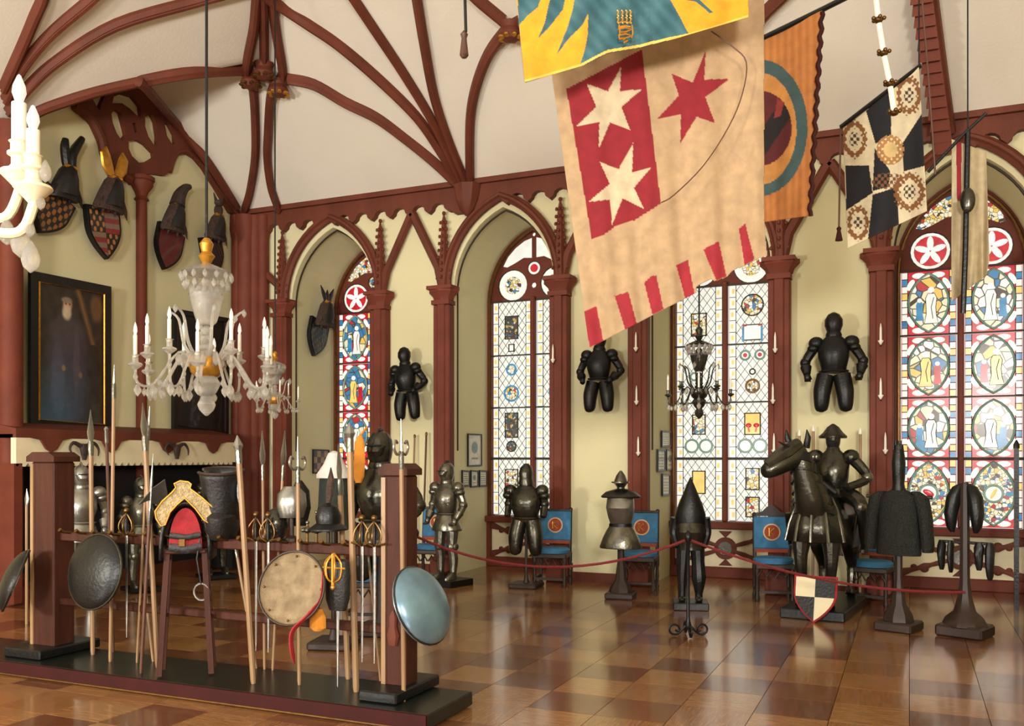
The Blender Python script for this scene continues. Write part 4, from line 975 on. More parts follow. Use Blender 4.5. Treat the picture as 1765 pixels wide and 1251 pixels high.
def p_q(px, py, col):
    col[:] = (212, 198, 164); BK = (24, 24, 30)
    for L in ([(575, 570), (700, 455), (705, 690), (625, 740)], [(865, 580), (885, 850), (770, 880), (760, 740)], [(468, 850), (590, 850), (610, 990), (475, 1080)], [(610, 1000), (735, 960), (745, 1170), (585, 1240)], [(620, 760), (700, 880), (690, 960), (610, 980)]): sh(px, py, col, Z4(L), BK)
    w = 7*np.sin(px*.6)*np.cos(py*.55)
    for (x, y, rx, ry) in ((515, 715, 62, 92), (795, 490, 62, 95), (798, 985, 78, 95), (535, 1145, 55, 85)):
        X, Y = 1300+x/2.979, y/2.979; r = np.sqrt(((px-X)/(rx/2.979))**2+((py-Y)/(ry/2.979))**2)
        col[(np.abs(r-.85+.02*w) < .16)] = (128, 84, 48); col[(r < .42) & (w > 0)] = (70, 56, 50)
    X, Y = 1300+700/2.979, 770/2.979; r = np.sqrt(((px-X)/24)**2+((py-Y)/26)**2); col[(r < 1) & (w > -3)] = (168, 120, 66); col[(r < .5)] = (206, 176, 120)
    r = np.sqrt(((px-(1300+690/2.979))/30)**2+((py-930/2.979)/14)**2); col[(r < 1) & (w > 0)] = (120, 78, 48)
b, o = banner('quartered_banner', 'black and white quartered banner with four brown wreaths and an eagle', [(1453, 216), (1584, 116), (1598, 364), (1461, 428)], [7.4, 6.9, 6.9, 7.4], p_q, None, (.015, 9), (130, 180))
wtube(b, 'pole', [P(1449, 219, 7.4), P(1588, 112, 6.9)], .018, M['black'])
wtube(b, 'stand_pole', [P(1586, -40, 6.85), P(1600, 130, 6.87), P(1612, 300, 6.9)], .008, M['poled'])
wtube(b, 'hanging_cord', [P(1584, 116, 6.9), P(1584, 116, 6.9)+Vector((0, 0, 1.9))], .006, M['black'])
wtube(b, 'tassel_cord', [P(1449, 219, 7.4), P(1446, 395, 7.4)], .008, M['poled'])
MB().lathe([(.004, .06), (.02, .04), (.014, .02), (.03, -.06)], 8, Matrix.Translation(P(1446, 402, 7.4))).build('tassel', M['redrim'], b, rel=True)
# narrow banners at the right
def p_r(px, py, col):
    col[:] = (176, 158, 124); col[:] += (np.sin(px*.35)*8)[..., None]
    sh(px, py, col, [(1640, 240), (1664, 240), (1662, 345), (1642, 350)], (196, 184, 150)); sh(px, py, col, [(1648, 240), (1658, 240), (1657, 345), (1650, 348)], (150, 36, 44))
b, o = banner('narrow_banner', 'narrow dull beige banner with a red stripe beside the coloured window', [(1640, 240), (1700, 262), (1706, 470), (1640, 520)], [7.3, 7.2, 7.2, 7.3], p_r, [(1640, 240), (1700, 262), (1706, 440), (1690, 530), (1668, 500), (1640, 520)], (.03, 9), (70, 140))
wtube(b, 'pole', [P(1668, 225, 7.2), P(1664, 430, 7.2), P(1660, 540, 7.2)], .022, M['black'])
wtube(b, 'cross_pole', [P(1600, 296, 7.25), P(1660, 232, 7.2), P(1700, 195, 7.15)], .014, M['black'])
MB().ell(P(1668, 345, 7.15), .055, .03, .1).build('rosette', M['steelx'], b, rel=True)
wtube(b, 'hanging_cord', [P(1668, 225, 7.2), P(1668, 225, 7.2)+Vector((0, 0, 2.0))], .006, M['black'])
# porcelain rod with gilt collars
t0 = P(1508, -20, 6.0); t = thing('candle_rod', 'hanging rod of white tubes with gilt collars beside the quartered banner', 'rod', t0)
L = [(1506, -40), (1514, 35), (1523, 92), (1534, 145), (1541, 195)]
for i in range(4):
    a, b_ = P(*L[i], 6.0), P(*L[i+1], 6.0); MB().tube([a.lerp(b_, .1), a.lerp(b_, .93)], .018, 8).build('white_tube', M['white'], t, rel=True)
    c = MB(); c.ell(b_, .03, .03, .018)
    for k in range(5): c.ell(b_+Vector((.035*math.cos(k*1.257), .035*math.sin(k*1.257), .01)), .014)
    c.build('collar', M['brass'], t, rel=True)
wtube(t, 'cord', [P(1506, -40, 6.0), P(1506, -40, 6.0)+Vector((0, 0, 2.3))], .005, M['black'])
# long tassel in front of the vault
t0 = P(802, -20, 7.0); t = thing('banner_tassel', 'long dark cord with tassel hanging before the vault ribs', 'tassel', t0)
wtube(t, 'cord', [P(801, -20, 7)+Vector((0, 0, 1.8)), P(801, -20, 7), P(803, 55, 7)], .012, M['blackm']); MB().lathe([(.006, .06), (.03, .03), (.02, .0), (.035, -.13), (.02, -.15)], 10, Matrix.Translation(P(800, 66, 7))).build('tassel', M['poled'], t, rel=True)

# ------------------------------------------------------------------ left wall : portraits, crests, chimney-piece
def frame_panel(name, label, cat, pts, paintf, fw, th, mf, mi, n=(110, 190), inner=True, parent_off=Vector((0, 0, 0))):
    # pts: world corners TL, TR, BR, BL (outer); planar
    pts = [Vector(p) for p in pts]; c = sum(pts, Vector())/4; nrm = (pts[1]-pts[0]).cross(pts[3]-pts[0]).normalized()*-1
    if nrm.dot(Vector((0, 0, EYE))-c) < 0: nrm = -nrm
    root = thing(name, label, cat, c)
    U = (pts[1]-pts[0]).normalized(); V = (pts[3]-pts[0]).normalized()
    ins = [pts[0]+(U+V)*fw, pts[1]+(-U+V)*fw, pts[2]+(-U-V)*fw, pts[3]+(U-V)*fw]
    MB().prism([p for p in pts], nrm*th, [list(reversed(ins))]).build('frame', mf, root, smooth=False, rel=True)
    if mi: MB().tube([p+nrm*(th*1.0) for p in ins], fw*.13, 6, closed=True).build('gilt_slip', mi, root, rel=True)
    u, v = np.meshgrid(np.linspace(0, 1, n[0]), np.linspace(0, 1, n[1])); A = [np.array(p+nrm*th*.45-c) for p in ins]
    P3 = bil([a[None, None, :] for a in A], u[..., None], v[..., None]); col = np.zeros(u.shape+(3,)); paintf(u, v, col)
    grid_obj('canvas', P3, col, None, M['paint'], root, 0)
    MB().prism([p for p in ins], nrm*th*.3).build('backboard', M['woodd'], root, smooth=False, rel=True)
    return root
def E(u, v, cx, cy, rx, ry): return ((u-cx)/rx)**2+((v-cy)/ry)**2 < 1
def soft(col, m, c): col[:] = col*(1-m[..., None])+np.array(c)*m[..., None]
def SE(u, v, cx, cy, rx, ry, k=1.0): return np.clip((1.25-np.sqrt(((u-cx)/rx)**2+((v-cy)/ry)**2))/.5*k, 0, 1)
def p_port(u, v, col):
    col[:] = (34, 27, 24); k = np.sin(u*23+v*9)*np.sin(v*31-u*7)+.6*np.sin(u*47-v*21)*np.sin(v*53); col[:] += (k*4)[..., None]
    dr = np.clip(1-np.abs((u-.6)-(v*.6))/.06, 0, 1)*(v < .4); soft(col, dr*.8, (104, 70, 38)); soft(col, SE(u, v, .9, .12, .1, .1)*.7, (92, 62, 38))
    soft(col, SE(u, v, .44, .62, .3, .42), (44, 40, 48)); soft(col, SE(u, v, .45, .34, .26, .12), (48, 42, 46)); soft(col, SE(u, v, .3, .7, .1, .25)*.6, (58, 58, 70)); soft(col, SE(u, v, .58, .55, .05, .25)*.5, (66, 56, 60))
    soft(col, np.clip((v-.5)*1.6*(1-u), 0, .75), (42, 78, 104))  # bluish reflection sheen painted over the lower left of the canvas
    soft(col, SE(u, v, .44, .13, .07, .05), (134, 98, 74)); soft(col, SE(u, v, .43, .185, .07, .055), (140, 126, 104)); soft(col, SE(u, v, .43, .095, .08, .022), (96, 84, 74))
    soft(col, SE(u, v, .415, .122, .012, .006)+SE(u, v, .475, .122, .012, .006)*1.0, (34, 22, 20)); soft(col, SE(u, v, .447, .14, .009, .014), (160, 118, 90))
    col *= 1.35
    soft(col, SE(u, v, .38, .6, .03, .022), (134, 106, 86)); soft(col, SE(u, v, .64, .64, .03, .022), (112, 86, 68))
def p_dark(u, v, col):
    col[:] = (20, 18, 18); k = np.sin(u*19+v*7)*np.sin(v*27-u*5); col[:] += (k*4)[..., None]
    col[(np.abs(u-.5) < .16+.2*np.clip(v-.3, 0, .5)) & (v > .3)] = (28, 25, 26); col[E(u, v, .5, .22, .1, .07)] = (70, 54, 44)
def wl_quad(x0, x1, yt0, yt1, yb0, yb1, X, lean=.0):
    a, b = on_x(x0, yt0, X+lean), on_x(x1, yt1, X+lean); c_, d_ = on_x(x1, yb1, X), on_x(x0, yb0, X); return [a, b, c_, d_]
frame_panel('portrait_painting', 'tall portrait of a grey-bearded man in dark robe, black frame', 'painting', wl_quad(48, 187, 466, 494, 739, 746, XL+.05, .12), p_port, .11, .05, M['blackm'], M['gilt'])
frame_panel('portrait_painting', 'dark portrait behind the crystal chandelier near the corner pier', 'painting', wl_quad(295, 390, 531, 548, 742, 752, XL+.05, .12), p_dark, .07, .05, M['blackm'], M['redrim'])
# crests: helm with crest above a tilted shield
def crest(label, px, py, X, plane, rot, tilt, s, paint, crestkind, dx=0.0, hm='fur'):
    c = on_x(px, py, X) if plane == 'x' else on_y(px, py, X)
    r = thing('heraldic_crest', label, 'crest', c, rot, s, 'carved heraldic crests')
    L = shield_poly(.2, .5); L = [(x, z-.25) for x, z in L]; ct, st_ = math.cos(tilt), math.sin(tilt)
    tr = lambda x, z, y: Vector((x*ct-z*st_, y, x*st_+z*ct))
    MB().prism([tr(x, z, -.03) for x, z in L], (0, .05, 0)).build('shield', M['black'], r, smooth=False)
    n = 70; u, v = np.meshgrid(np.linspace(-1, 1, n), np.linspace(-1, 1, n)); x = u*.18; z = v*.235
    m_ = inpoly(x, z, [(a*.87, b*.9+.005) for a, b in L]); P3 = np.stack([x*ct-z*st_, np.full(x.shape, -.036), x*st_+z*ct], -1)
    col = np.zeros(x.shape+(3,)); paint(u, v, col); grid_obj('shield_field', P3, col, m_, M['paint'], r, 0)
    t = tr(0+dx, .25, 0); hx, hz = t.x, t.z+.05
    h = MB(); h.loft([(hx-.02, -.08, hz-.06, .13, .1), (hx, -.08, hz+.02, .12, .11), (hx+.02, -.08, hz+.12, .1, .1), (hx+.03, -.08, hz+.2, .075, .08), (hx+.035, -.08, hz+.25, .03, .03)], 12)
    ho = h.build('helm', M['blackm'], r)
    mn = MB()
    mn.loft([(hx-.03, -.07, hz-.1, .17, .07), (hx-.02, -.07, hz-.06, .185, .08), (hx, -.07, hz+.08, .13, .09), (hx+.025, -.07, hz+.2, .085, .085), (hx+.03, -.07, hz+.25, .045, .05)], 14)
    for k in range(6): mn.tube([(hx-.14+.05*k, -.1, hz+.02), (hx-.17+.065*k, -.09, hz-.07), (hx-.19+.075*k, -.08, hz-.11-.03*(k % 2))], [.03, .03, .006], 6, flat=.5)
    mn.build('mantling', M[hm], r)
    MB().tube([(hx-.045+.0115*k, -.1, hz+.23) for k in range(1, 13)], .028, 8).build('torse', M['gilt'], r)
    top = hz+.24; cx = hx+.03; q = MB()
    if crestkind == 'horns':
        for s_, b in ((-1, .35), (1, .55)): q.tube(catm([(cx+s_*.03, -.08, top), (cx+s_*.05, -.08, top+.15), (cx+s_*.1+.06, -.08, top+.35*b+.14)], 4), [.04, .045, .045, .045, .045, .045, .04, .035, .03], 8)
        q.build('crest_horns', M['black'], r)
    elif crestkind == 'wings':
        for s_ in (-1, 1): q.loft([(cx+s_*.04, -.08, top, .04, .03), (cx+s_*.08, -.08, top+.08, .07, .03), (cx+s_*.11, -.08, top+.2, .06, .025), (cx+s_*.1, -.08, top+.27, .01, .01)], 10)
        q.build('crest_wings', M['gilt'], r)
    elif crestkind == 'curl':
        q.tube(catm([(cx, -.08, top-.03), (cx+.04, -.08, top+.1), (cx+.12, -.08, top+.2), (cx+.2, -.08, top+.24)], 4), list(np.linspace(.09, .03, 13)), 10); q.build('crest_horn', M['hide'], r)
    elif crestkind == 'animal':
        q.ell((cx, -.08, top+.06), .06, .06, .08); q.ell((cx-.04, -.12, top+.14), .07, .05, .045)
        for s_ in (-1, 1): q.tube([(cx+s_*.03, -.08, top+.15), (cx+s_*.09, -.08, top+.27)], [.03, .006], 6)
        q.build('crest_beast', M['fur'], r)
    elif crestkind == 'leaves':
        for s_, l in ((-1, .2), (0, .16), (1, .2)): q.loft([(cx+s_*.03, -.08, top-.02, .03, .02), (cx+s_*.08, -.08, top+l*.5, .045, .02), (cx+s_*.15, -.08, top+l, .006, .006)], 8)
        q.build('crest_leaves', M['black'], r)
    return r
GD = (176, 120, 48)
def c1(u, v, col): col[:] = (22, 20, 18); col[(np.sin(u*14)*np.sin(v*12) > .1)] = (132, 84, 34)
def c2(u, v, col):
    col[:] = (70, 24, 26); q = (u < 0) == (v > 0); col[q] = (28, 22, 20); col[q & (np.sin(u*16)*np.sin(v*14) > .25)] = (170, 110, 60)
    col[(~q) & (np.floor((v+1)*5) % 2 == 0)] = (120, 100, 84); col[(~q) & (np.floor((v+1)*5) % 2 == 1)] = (126, 34, 40)
def c3(u, v, col): col[:] = (94, 26, 30); col[(np.sin(u*9+v*4)*np.sin(v*9) > .35)] = (72, 44, 46)
def c4(u, v, col): col[:] = (20, 17, 17); col[(np.sin(u*22+v*10) > .7)] = (80, 34, 30)
def c5(u, v, col): col[:] = (22, 24, 22); col[(np.sin(u*15)*np.sin(v*13+u*3) > .6)] = (86, 70, 44)
RL = math.radians(90)
crest('black heraldic crest with upright horns beside the candle sconce', 84, 368, XL+.12, 'x', RL, -.5, 1.2, c1, 'horns', .02, 'blackm')
crest('heraldic crest with gilt wings and striped red and black shield', 178, 402, XL+.12, 'x', RL, .12, 1.3, c2, 'wings', .06)
crest('heraldic crest with curled horn above a plain red shield', 288, 430, XL+.12, 'x', RL, -.25, 1.2, c3, 'curl', -.02)
crest('heraldic crest with beast figure next to the corner pier, dark shield', 366, 442, XL+.12, 'x', RL, .25, 1.1, c4, 'animal', .06)
crest('dark heraldic crest with leafy top on the first window recess side', 545, 584, BAYS[0]-HO+.07, 'x', RL, -.3, 1.15, c5, 'leaves', .04)
# chimney-piece
yA, yB = on_x(22, 800, XL+.5).y, on_x(402, 800, XL+.5).y; FD = .55; ym = (yA+yB)/2
fp = thing('fireplace', 'wide chimney-piece with scalloped cream hood over a black hearth', 'fireplace', (XL, ym, 0))
lo = [(yA-ym, 1.82), (yA-ym, 1.52)]; n = int((yB-yA)/.1); w = (yB-yA)/n
for k in range(n):
    y_ = yA-ym+k*w; lo += [(y_+w*.15, 1.505), (y_+w*.3, 1.52), (y_+w*.5, 1.545), (y_+w*.7, 1.52), (y_+w*.85, 1.505)]
lo += [(yB-ym, 1.52), (yB-ym, 1.82)]
MB().prism([(FD, a, b) for a, b in lo], (-.08, 0, 0)).build('hood_valance', M['cream'], fp, smooth=False)
MB().prism([(0, yA-ym, 1.82), (FD, yA-ym, 1.82), (FD, yA-ym, 1.92), (.1, yA-ym, 2.0), (0, yA-ym, 2.0)], (0, yB-yA, 0)).build('mantel_shelf', M['trim'], fp, smooth=False)
for k, t in enumerate((.12, .36, .62, .86)):
    y_ = yA-ym+(yB-yA)*t
    MB().prism([(FD+.01, y_-.26, 1.82), (FD+.01, y_+.26, 1.82), (FD+.01, y_+.14, 1.8), (FD+.01, y_+.07, 1.7), (FD+.01, y_, 1.66), (FD+.01, y_-.07, 1.7), (FD+.01, y_-.14, 1.8)], (.03, 0, 0)).build('carved_bracket', M['trim'], fp, smooth=False)
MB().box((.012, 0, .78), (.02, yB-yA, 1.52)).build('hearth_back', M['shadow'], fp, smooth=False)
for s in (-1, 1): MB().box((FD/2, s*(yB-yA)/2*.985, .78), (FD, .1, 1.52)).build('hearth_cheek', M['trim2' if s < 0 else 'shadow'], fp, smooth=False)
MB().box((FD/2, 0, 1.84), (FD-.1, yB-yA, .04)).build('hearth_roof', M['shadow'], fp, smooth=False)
# armours in front of the hearth
for (px, py, rot, sc, mt, hk, lab) in ((140, 800, 60, .82, 'steel', 'close', 'polished suit of armor before the hearth, nearest the dark rack post'), (243, 822, 65, .82, 'steeld', 'close', 'grey suit of armor before the hearth behind the lances'),
        (372, 800, 60, .86, 'steelx', 'round', 'dark suit of armor before the hearth near the corner pier')):
    c = on_x(px, py, XL+.95); armor('suit_of_armor', lab, (c.x, c.y, .06), math.radians(rot), (c.z-.06)/1.79, M[mt], hk, group='armors before the hearth'); 
    q = bpy.data.objects[-1] if 0 else None
    MB().box((c.x, c.y, .03), (.5, .5, .06)).build('plinth', M['black'], [o for o in COL.objects if o.get('label') == lab][0], smooth=False, rel=True)
for (px, lab, mt) in ((300, 'animal skull with horns hung below the mantel, near the chandelier', 'hide'), (140, 'dark ram skull with horns hung on the hood below the bearded portrait', 'hide')):
    c = on_x(px, 778, XL+FD+.03); t = thing('horned_skull', lab, 'skull', c, RL)
    MB().loft([(0, -.05, -.1, .025, .02), (0, -.05, -.04, .04, .03), (0, -.05, .04, .06, .04), (0, -.04, .09, .03, .03)], 10).build('skull', M[mt], t)
    for s in (-1, 1): MB().tube(catm([(s*.04, -.04, .06), (s*.14, -.04, .1), (s*.2, -.05, .03), (s*.17, -.08, -.05)], 4), list(np.linspace(.028, .006, 13)), 8).build('horn', M[mt], t)
# framed prints on the window recess sides
def p_print(u, v, col): col[:] = (206, 202, 182); col[E(u, v, .5, .42, .24, .2)] = (98, 118, 112); col[(np.abs(v-.78) < .03) & (np.abs(u-.5) < .25)] = (120, 116, 100)
def p_text(u, v, col): col[:] = (206, 202, 182); col[(np.abs(u-.5) < .35) & (np.sin(v*40) > .2)] = (120, 122, 108)
def p_pic(u, v, col): col[:] = (150, 130, 100); col[(np.sin(u*13)*np.sin(v*11) > 0)] = (70, 62, 56)
def on_rev(x0, x1, y0, y1, X): return [on_x(x0, y0, X), on_x(x1, y0+1, X), on_x(x1, y1, X), on_x(x0, y1+1, X)]
R1 = BAYS[1]-HO+.012; R2 = BAYS[2]-HO+.012; R0 = BAYS[0]-HO+.012
for (q, f, lab) in ((on_rev(805, 829, 747, 803, R1), p_print, 'framed print with oval emblem in the second window recess'),
                    (on_rev(795, 808, 810, 838, R1), p_text, 'left of three narrow frames below the oval print'), (on_rev(810, 823, 810, 839, R1), p_print, 'middle of three narrow frames below the oval print'), (on_rev(825, 838, 810, 838, R1), p_text, 'right of three narrow frames below the oval print'),
                    (on_rev(1139, 1154, 742, 770, R2), p_text, 'topmost small frame in the third window recess'), (on_rev(1132, 1145, 774, 812, R2), p_text, 'left frame of the middle pair in the third window recess'),
                    (on_rev(1147, 1160, 774, 810, R2), p_print, 'right frame of the middle pair in the third window recess'), (on_rev(1140, 1153, 816, 854, R2), p_text, 'lowest small frame in the third window recess'),
                    (on_rev(538, 566, 774, 815, R0), p_pic, 'small dark-framed picture in the first window recess below the crest')):
    frame_panel('framed_print', lab, 'picture', q, f, .02, .022, M['black'], None, (30, 40))
# candle sconces on the pilasters
for (px, py, lab) in ((1096, 600, 'upper candle on the pilaster right of the middle hung armor'), (1097, 692, 'middle candle on the pilaster right of the middle hung armor'), (1100, 780, 'lowest candle on the pilaster right of the middle hung armor'),
                      (1336, 602, 'upper candle on the pilaster right of the lattice window'), (1332, 690, 'middle candle on the pilaster right of the lattice window'), (1334, 776, 'lowest candle on the pilaster right of the lattice window'),
                      (1518, 588, 'upper candle on the pilaster beside the mail shirt'), (1518, 682, 'middle candle on the pilaster beside the mail shirt'), (1526, 776, 'lowest candle on the pilaster beside the mail shirt'), (953, 620, 'candle on the pilaster left of the middle hung armor')):
    c = on_y(px, py, YB-.21); t = thing('candle_sconce', lab, 'sconce', c, 0, 1, 'pilaster candle sconces')
    MB().lathe([(.012, .0), (.014, .01), (.012, .15), (.003, .2)], 8).build('candle', M['white'], t)
    MB().lathe([(.006, -.04), (.012, -.03), (.03, .0), (.03, .008)], 10).build('drip_pan', M['white'], t)
    MB().tube([(0, 0, -.03), (0, .03, -.05), (0, .065, -.02)], .008, 6).build('bracket', M['brass'], t)

# ------------------------------------------------------------------ chandeliers
M['shaded'] = mat('shaded_crystal', (60, 58, 50), .15, .1, var=.3, scale=30, trans=.5)  # dark tint puts the backlit silhouette into the crystal's colour
def drop_mesh(s=1.0): return MB().lathe([(.002, -.055*s), (.016*s, -.035*s), (.02*s, -.02*s), (.01*s, 0), (.003, .012*s)], 6).mesh('crystal_drop', M['crystal'], smooth=False)
DROP = drop_mesh(); DROPL = drop_mesh(1.5)
def chandelier(label, loc, R, narm, top, s=1.0, dark=False, a0=0.0, body=True, up=True, angs=None, zoff=None, rodr=.012, gm='crystal'):
    c = thing('crystal_chandelier', label, 'chandelier', loc, 0)
    g = M[gm]; gi = M['gilt' if gm == 'crystal' else 'steelx']  # backlit variant: dark steel puts the shade into the gilt parts
    MB().tube([(0, 0, 1.05*s), (0, 0, top-loc[2])], rodr, 8).build('rod', M['black'], c)
    if body:
        MB().lathe([(.02*s, 1.16*s), (.05*s, 1.12*s), (.035*s, 1.06*s), (.06*s, 1.03*s), (.03*s, .98*s)], 10).build('top_cap', gi, c)
        d = MB(); d.lathe([(.03*s, .98*s), (.1*s, .95*s), (.165*s, .92*s), (.18*s, .91*s), (.15*s, .9*s), (.08*s, .92*s)], 14)
        d = d.build('crown_dish', g, c)
        for k in range(14):
            a = k*2*math.pi/14
            for (rr_, z) in ((.175, .9), (.15, .84), (.1, .8)): o = bpy.data.objects.new('crystal_drop', DROP); COL.objects.link(o); o.parent = d; o.location = (rr_*s*math.cos(a+z), rr_*s*math.sin(a+z), z*s)
        MB().lathe([(.05*s, .54*s), (.07*s, .56*s), (.105*s, .68*s), (.12*s, .74*s), (.125*s, .76*s), (.09*s, .78*s), (.03*s, .86*s)], 16).build('glass_vase', g, c)
        st_ = MB()
        for k, z in enumerate((.5, .44, .38, .33)): st_.ell((0, 0, z*s), (.04+.008*k)*s, (.04+.008*k)*s, .035*s)
        st_.build('glass_stem', g, c)
        MB().lathe([(.04*s, .3*s), (.115*s, .3*s), (.125*s, .26*s), (.11*s, .2*s), (.08*s, .17*s)], 16).build('gilt_bowl', gi, c)
        b = MB(); b.lathe([(.07*s, .17*s), (.1*s, .12*s), (.07*s, .06*s), (.04*s, .03*s), (.05*s, 0), (.065*s, -.03*s), (.05*s, -.07*s), (.01*s, -.11*s)], 14, ); b.build('bottom_pendant', g, c)
    if up and body:
        for k in range(6):
            a = a0+.3+k*math.pi/3; d = Vector((math.cos(a), math.sin(a), 0))
            pts = catm([d*.08*s+Vector((0, 0, .28*s)), d*.16*s+Vector((0, 0, .4*s)), d*.2*s+Vector((0, 0, .58*s)), d*.27*s+Vector((0, 0, .64*s))], 4)
            q = MB().tube(pts, list(np.linspace(.014*s, .007*s, 13)), 6).build('glass_spire', g, c); o = bpy.data.objects.new('crystal_drop', DROP); COL.objects.link(o); o.parent = q; o.location = pts[-1]
    for k in range(narm):
        a = angs[k] if angs else a0+k*2*math.pi/narm; d = Vector((math.cos(a), math.sin(a), 0)); r = R*(1 if k % 2 == 0 else .8); z1 = (.22 if k % 2 == 0 else .32)*s
        if zoff: z1 += zoff[k]
        pts = catm([d*.09*s+Vector((0, 0, .24*s)), d*r*.4+Vector((0, 0, .33*s)), d*r*.75+Vector((0, 0, .1*s)), d*r*.97+Vector((0, 0, .1*s)), d*r+Vector((0, 0, z1-.02*s))], 4)
        ar = MB().tube(pts, .0095*s, 6).build('arm', g, c)
        MB().lathe([(.012*s, z1-.03*s), (.05*s, z1), (.045*s, z1+.01*s), (.02*s, z1+.02*s), (.02*s, z1+.06*s), (.03*s, z1+.07*s)], 12, Matrix.Translation(d*r)).build('drip_cup', g, ar)
        MB().lathe([(.013*s, z1+.05*s), (.0135*s, z1+.2*s), (.009*s, z1+.21*s)], 10, Matrix.Translation(d*r)).build('candle', M['white'], ar)
        MB().lathe([(.006*s, z1+.2*s), (.014*s, z1+.23*s), (.011*s, z1+.26*s), (.002*s, z1+.29*s)], 10, Matrix.Translation(d*r)).build('bulb', M['bulb'], ar)
        for (f, big) in ((.2, 0), (.38, 1), (.55, 0), (.7, 1), (.85, 0), (1.0, 1), (1.2, 0)):
            p = pts[int(f*(len(pts)-1)*.8)]; o = bpy.data.objects.new('crystal_drop', DROPL if big else DROP); COL.objects.link(o); o.parent = ar; o.location = p-Vector((0, 0, .02*s)); 
            if s < .9: o.scale = (s, s, s)
    return c
p = P(356, 690, 7.3); chandelier('large crystal chandelier with gilt bowl and white candles in front of the pier', p, .56, 12, hceil(p.x, p.y), 1.12, a0=.1)
p = P(474, 712, 9.4); chandelier('smaller crystal chandelier on the thin cord before the first window', p, .24, 6, hceil(p.x, p.y), .55, a0=.4, rodr=.008)
p = P(1205, 708, 9.8); chandelier('small chandelier silhouetted against the lattice window', p, .33, 8, hceil(p.x, p.y), .78, a0=.2, rodr=.01, gm='shaded')
# close-up branch at the left edge: its body stays outside the frame
p0 = P(-130, 300, 3.1); c = thing('candle_chandelier', 'near white candle branch with glass drops cut by the left edge', 'chandelier', p0)
MB().tube([p0-Vector((0, 0, .1)), Vector((p0.x, p0.y, hceil(p0.x, p0.y)))], .012, 8).build('rod', M['black'], c, rel=True)
MB().lathe([(.02, -.15), (.08, -.1), (.1, 0), (.06, .08), (.03, .15)], 14, Matrix.Translation(p0)).build('glass_body', M['crystal'], c, rel=True)
def cand(px, d, yb, yc, yk, yp, w, lab=None):
    T_ = lambda py: P(px, py, d); k = d/FPX
    ar = MB().tube(catm([p0, P((px-130)/2, yp+60, d+.02), P(px-25, yp+75, d), T_(yp+30), T_(yp+6)], 5), .016, 8).build('arm', M['cream'], c, rel=True)
    Mx = Matrix.Translation(T_(yp))
    MB().lathe([(.012, -.05), (.03, -.03), (.055, -.005), (.06, .0), (.055, .01), (.026, .014), (.03, .022), (.024, .03), (.024, .055), (.036, .062), (.036, .07), (.026, .076), (.026, .1), (.032, .106), (.02, .112)], 16, Mx).build('drip_cup', M['cream'], ar, rel=True)
    MB().lathe([(w*.5*k, 0), (w*.5*k, (yp-yc)*k), (w*.3*k, (yp-yc)*k+.004)], 14, Mx).build('candle', M['white'], ar, rel=True)
    h_ = (yc-yb)*k; MB().lathe([(.008, 0), (.012, .004), (w*.48*k, h_*.35), (w*.42*k, h_*.6), (.006, h_*.95), (.001, h_)], 14, Matrix.Translation(T_(yc))).build('bulb', M['bulb'], ar, rel=True)
    return ar
a1 = cand(33, 3.0, 128, 178, 270, 300, 24); a2 = cand(57, 2.95, 181, 224, 262, 325, 22); a3 = cand(-40, 3.25, 150, 195, 270, 300, 24)
dm = MB().lathe([(.002, -.05), (.02, -.035), (.026, -.015), (.018, .012), (.004, .035)], 10).mesh('crystal_drop', M['crystal'])
for (px, py, d, s_) in ((36, 410, 2.98, 1.25), (53, 438, 2.95, 1.15), (52, 392, 2.95, .6), (78, 292, 2.95, .8), (12, 395, 3.0, 1.0), (70, 345, 2.95, .6)):
    o = bpy.data.objects.new('crystal_drop', dm); COL.objects.link(o); o.parent = c; o.location = P(px, py, d)-p0; o.scale = (s_, s_, s_*1.05)
# ------------------------------------------------------------------ weapon rack in the foreground
YR = 5.05; ZP = .1
rk = thing('weapon_rack', 'long oak weapon rack with two posts and beams on a black-green platform', 'rack', (-4.9, YR, 0))
MB().box((-5.1+4.9, 4.97-YR, ZP/2+.005), (5.05, .6, ZP-.01)).build('platform', M['plat'], rk, smooth=False, bevel=.008)
MB().box((-5.1+4.9, 4.66-YR, ZP/2), (5.05, .025, ZP)).build('red_front_board', M['redrim'], rk, smooth=False)
MB().tube([(-5.1+4.9-2.52, 4.645-YR, .012), (-5.1+4.9+2.52, 4.645-YR, .012)], .008, 6).build('gilt_bead', M['brass'], rk)
def post(px, py, w, d, h):
    x = gx(px, YR)+4.9
    o = MB().box((x, 0, ZP+h/2), (w, d, h)).build('post', M['rackw'], rk, smooth=False, bevel=.012)
    c = MB(); c.prism([(x-w*.62, -d*.6, ZP+h), (x+w*.62, -d*.6, ZP+h), (x+w*.62, -d*.6, ZP+h+.04), (x+w*.35, -d*.6, ZP+h+.075), (x-w*.35, -d*.6, ZP+h+.075), (x-w*.62, -d*.6, ZP+h+.04)], (0, d*1.2, 0)); c.build('post_cap', M['rackw'], o, smooth=False)
    MB().box((x, 0, ZP+.035), (w*1.6, .56, .07)).build('post_foot', M['black'], o, smooth=False, bevel=.01)
    MB().box((x-w*.42, -d*.5-.006, ZP+h*.5), (.03, .012, h*.98)).build('pale_edge', M['pole'], o, smooth=False)
    return x
xr = post(690, 1188, .17, .16, 1.39); xl = post(92, 1100, .24, .2, 1.47)
for z, h in ((1.0, .07), (.5, .055)):
    MB().box(((xl+xr)/2, 0, z), (xr-xl, .08, h)).build('beam', M['rackw'], rk, smooth=False, bevel=.008)
for k in range(17):
    x = xl+.22+(xr-xl-.4)*k/16; MB().tube([(x, -.03, 1.03), (x, -.1, 1.04), (x, -.13, 1.06)], [.012, .012, .016], 6).build('peg', M['brass'], rk)
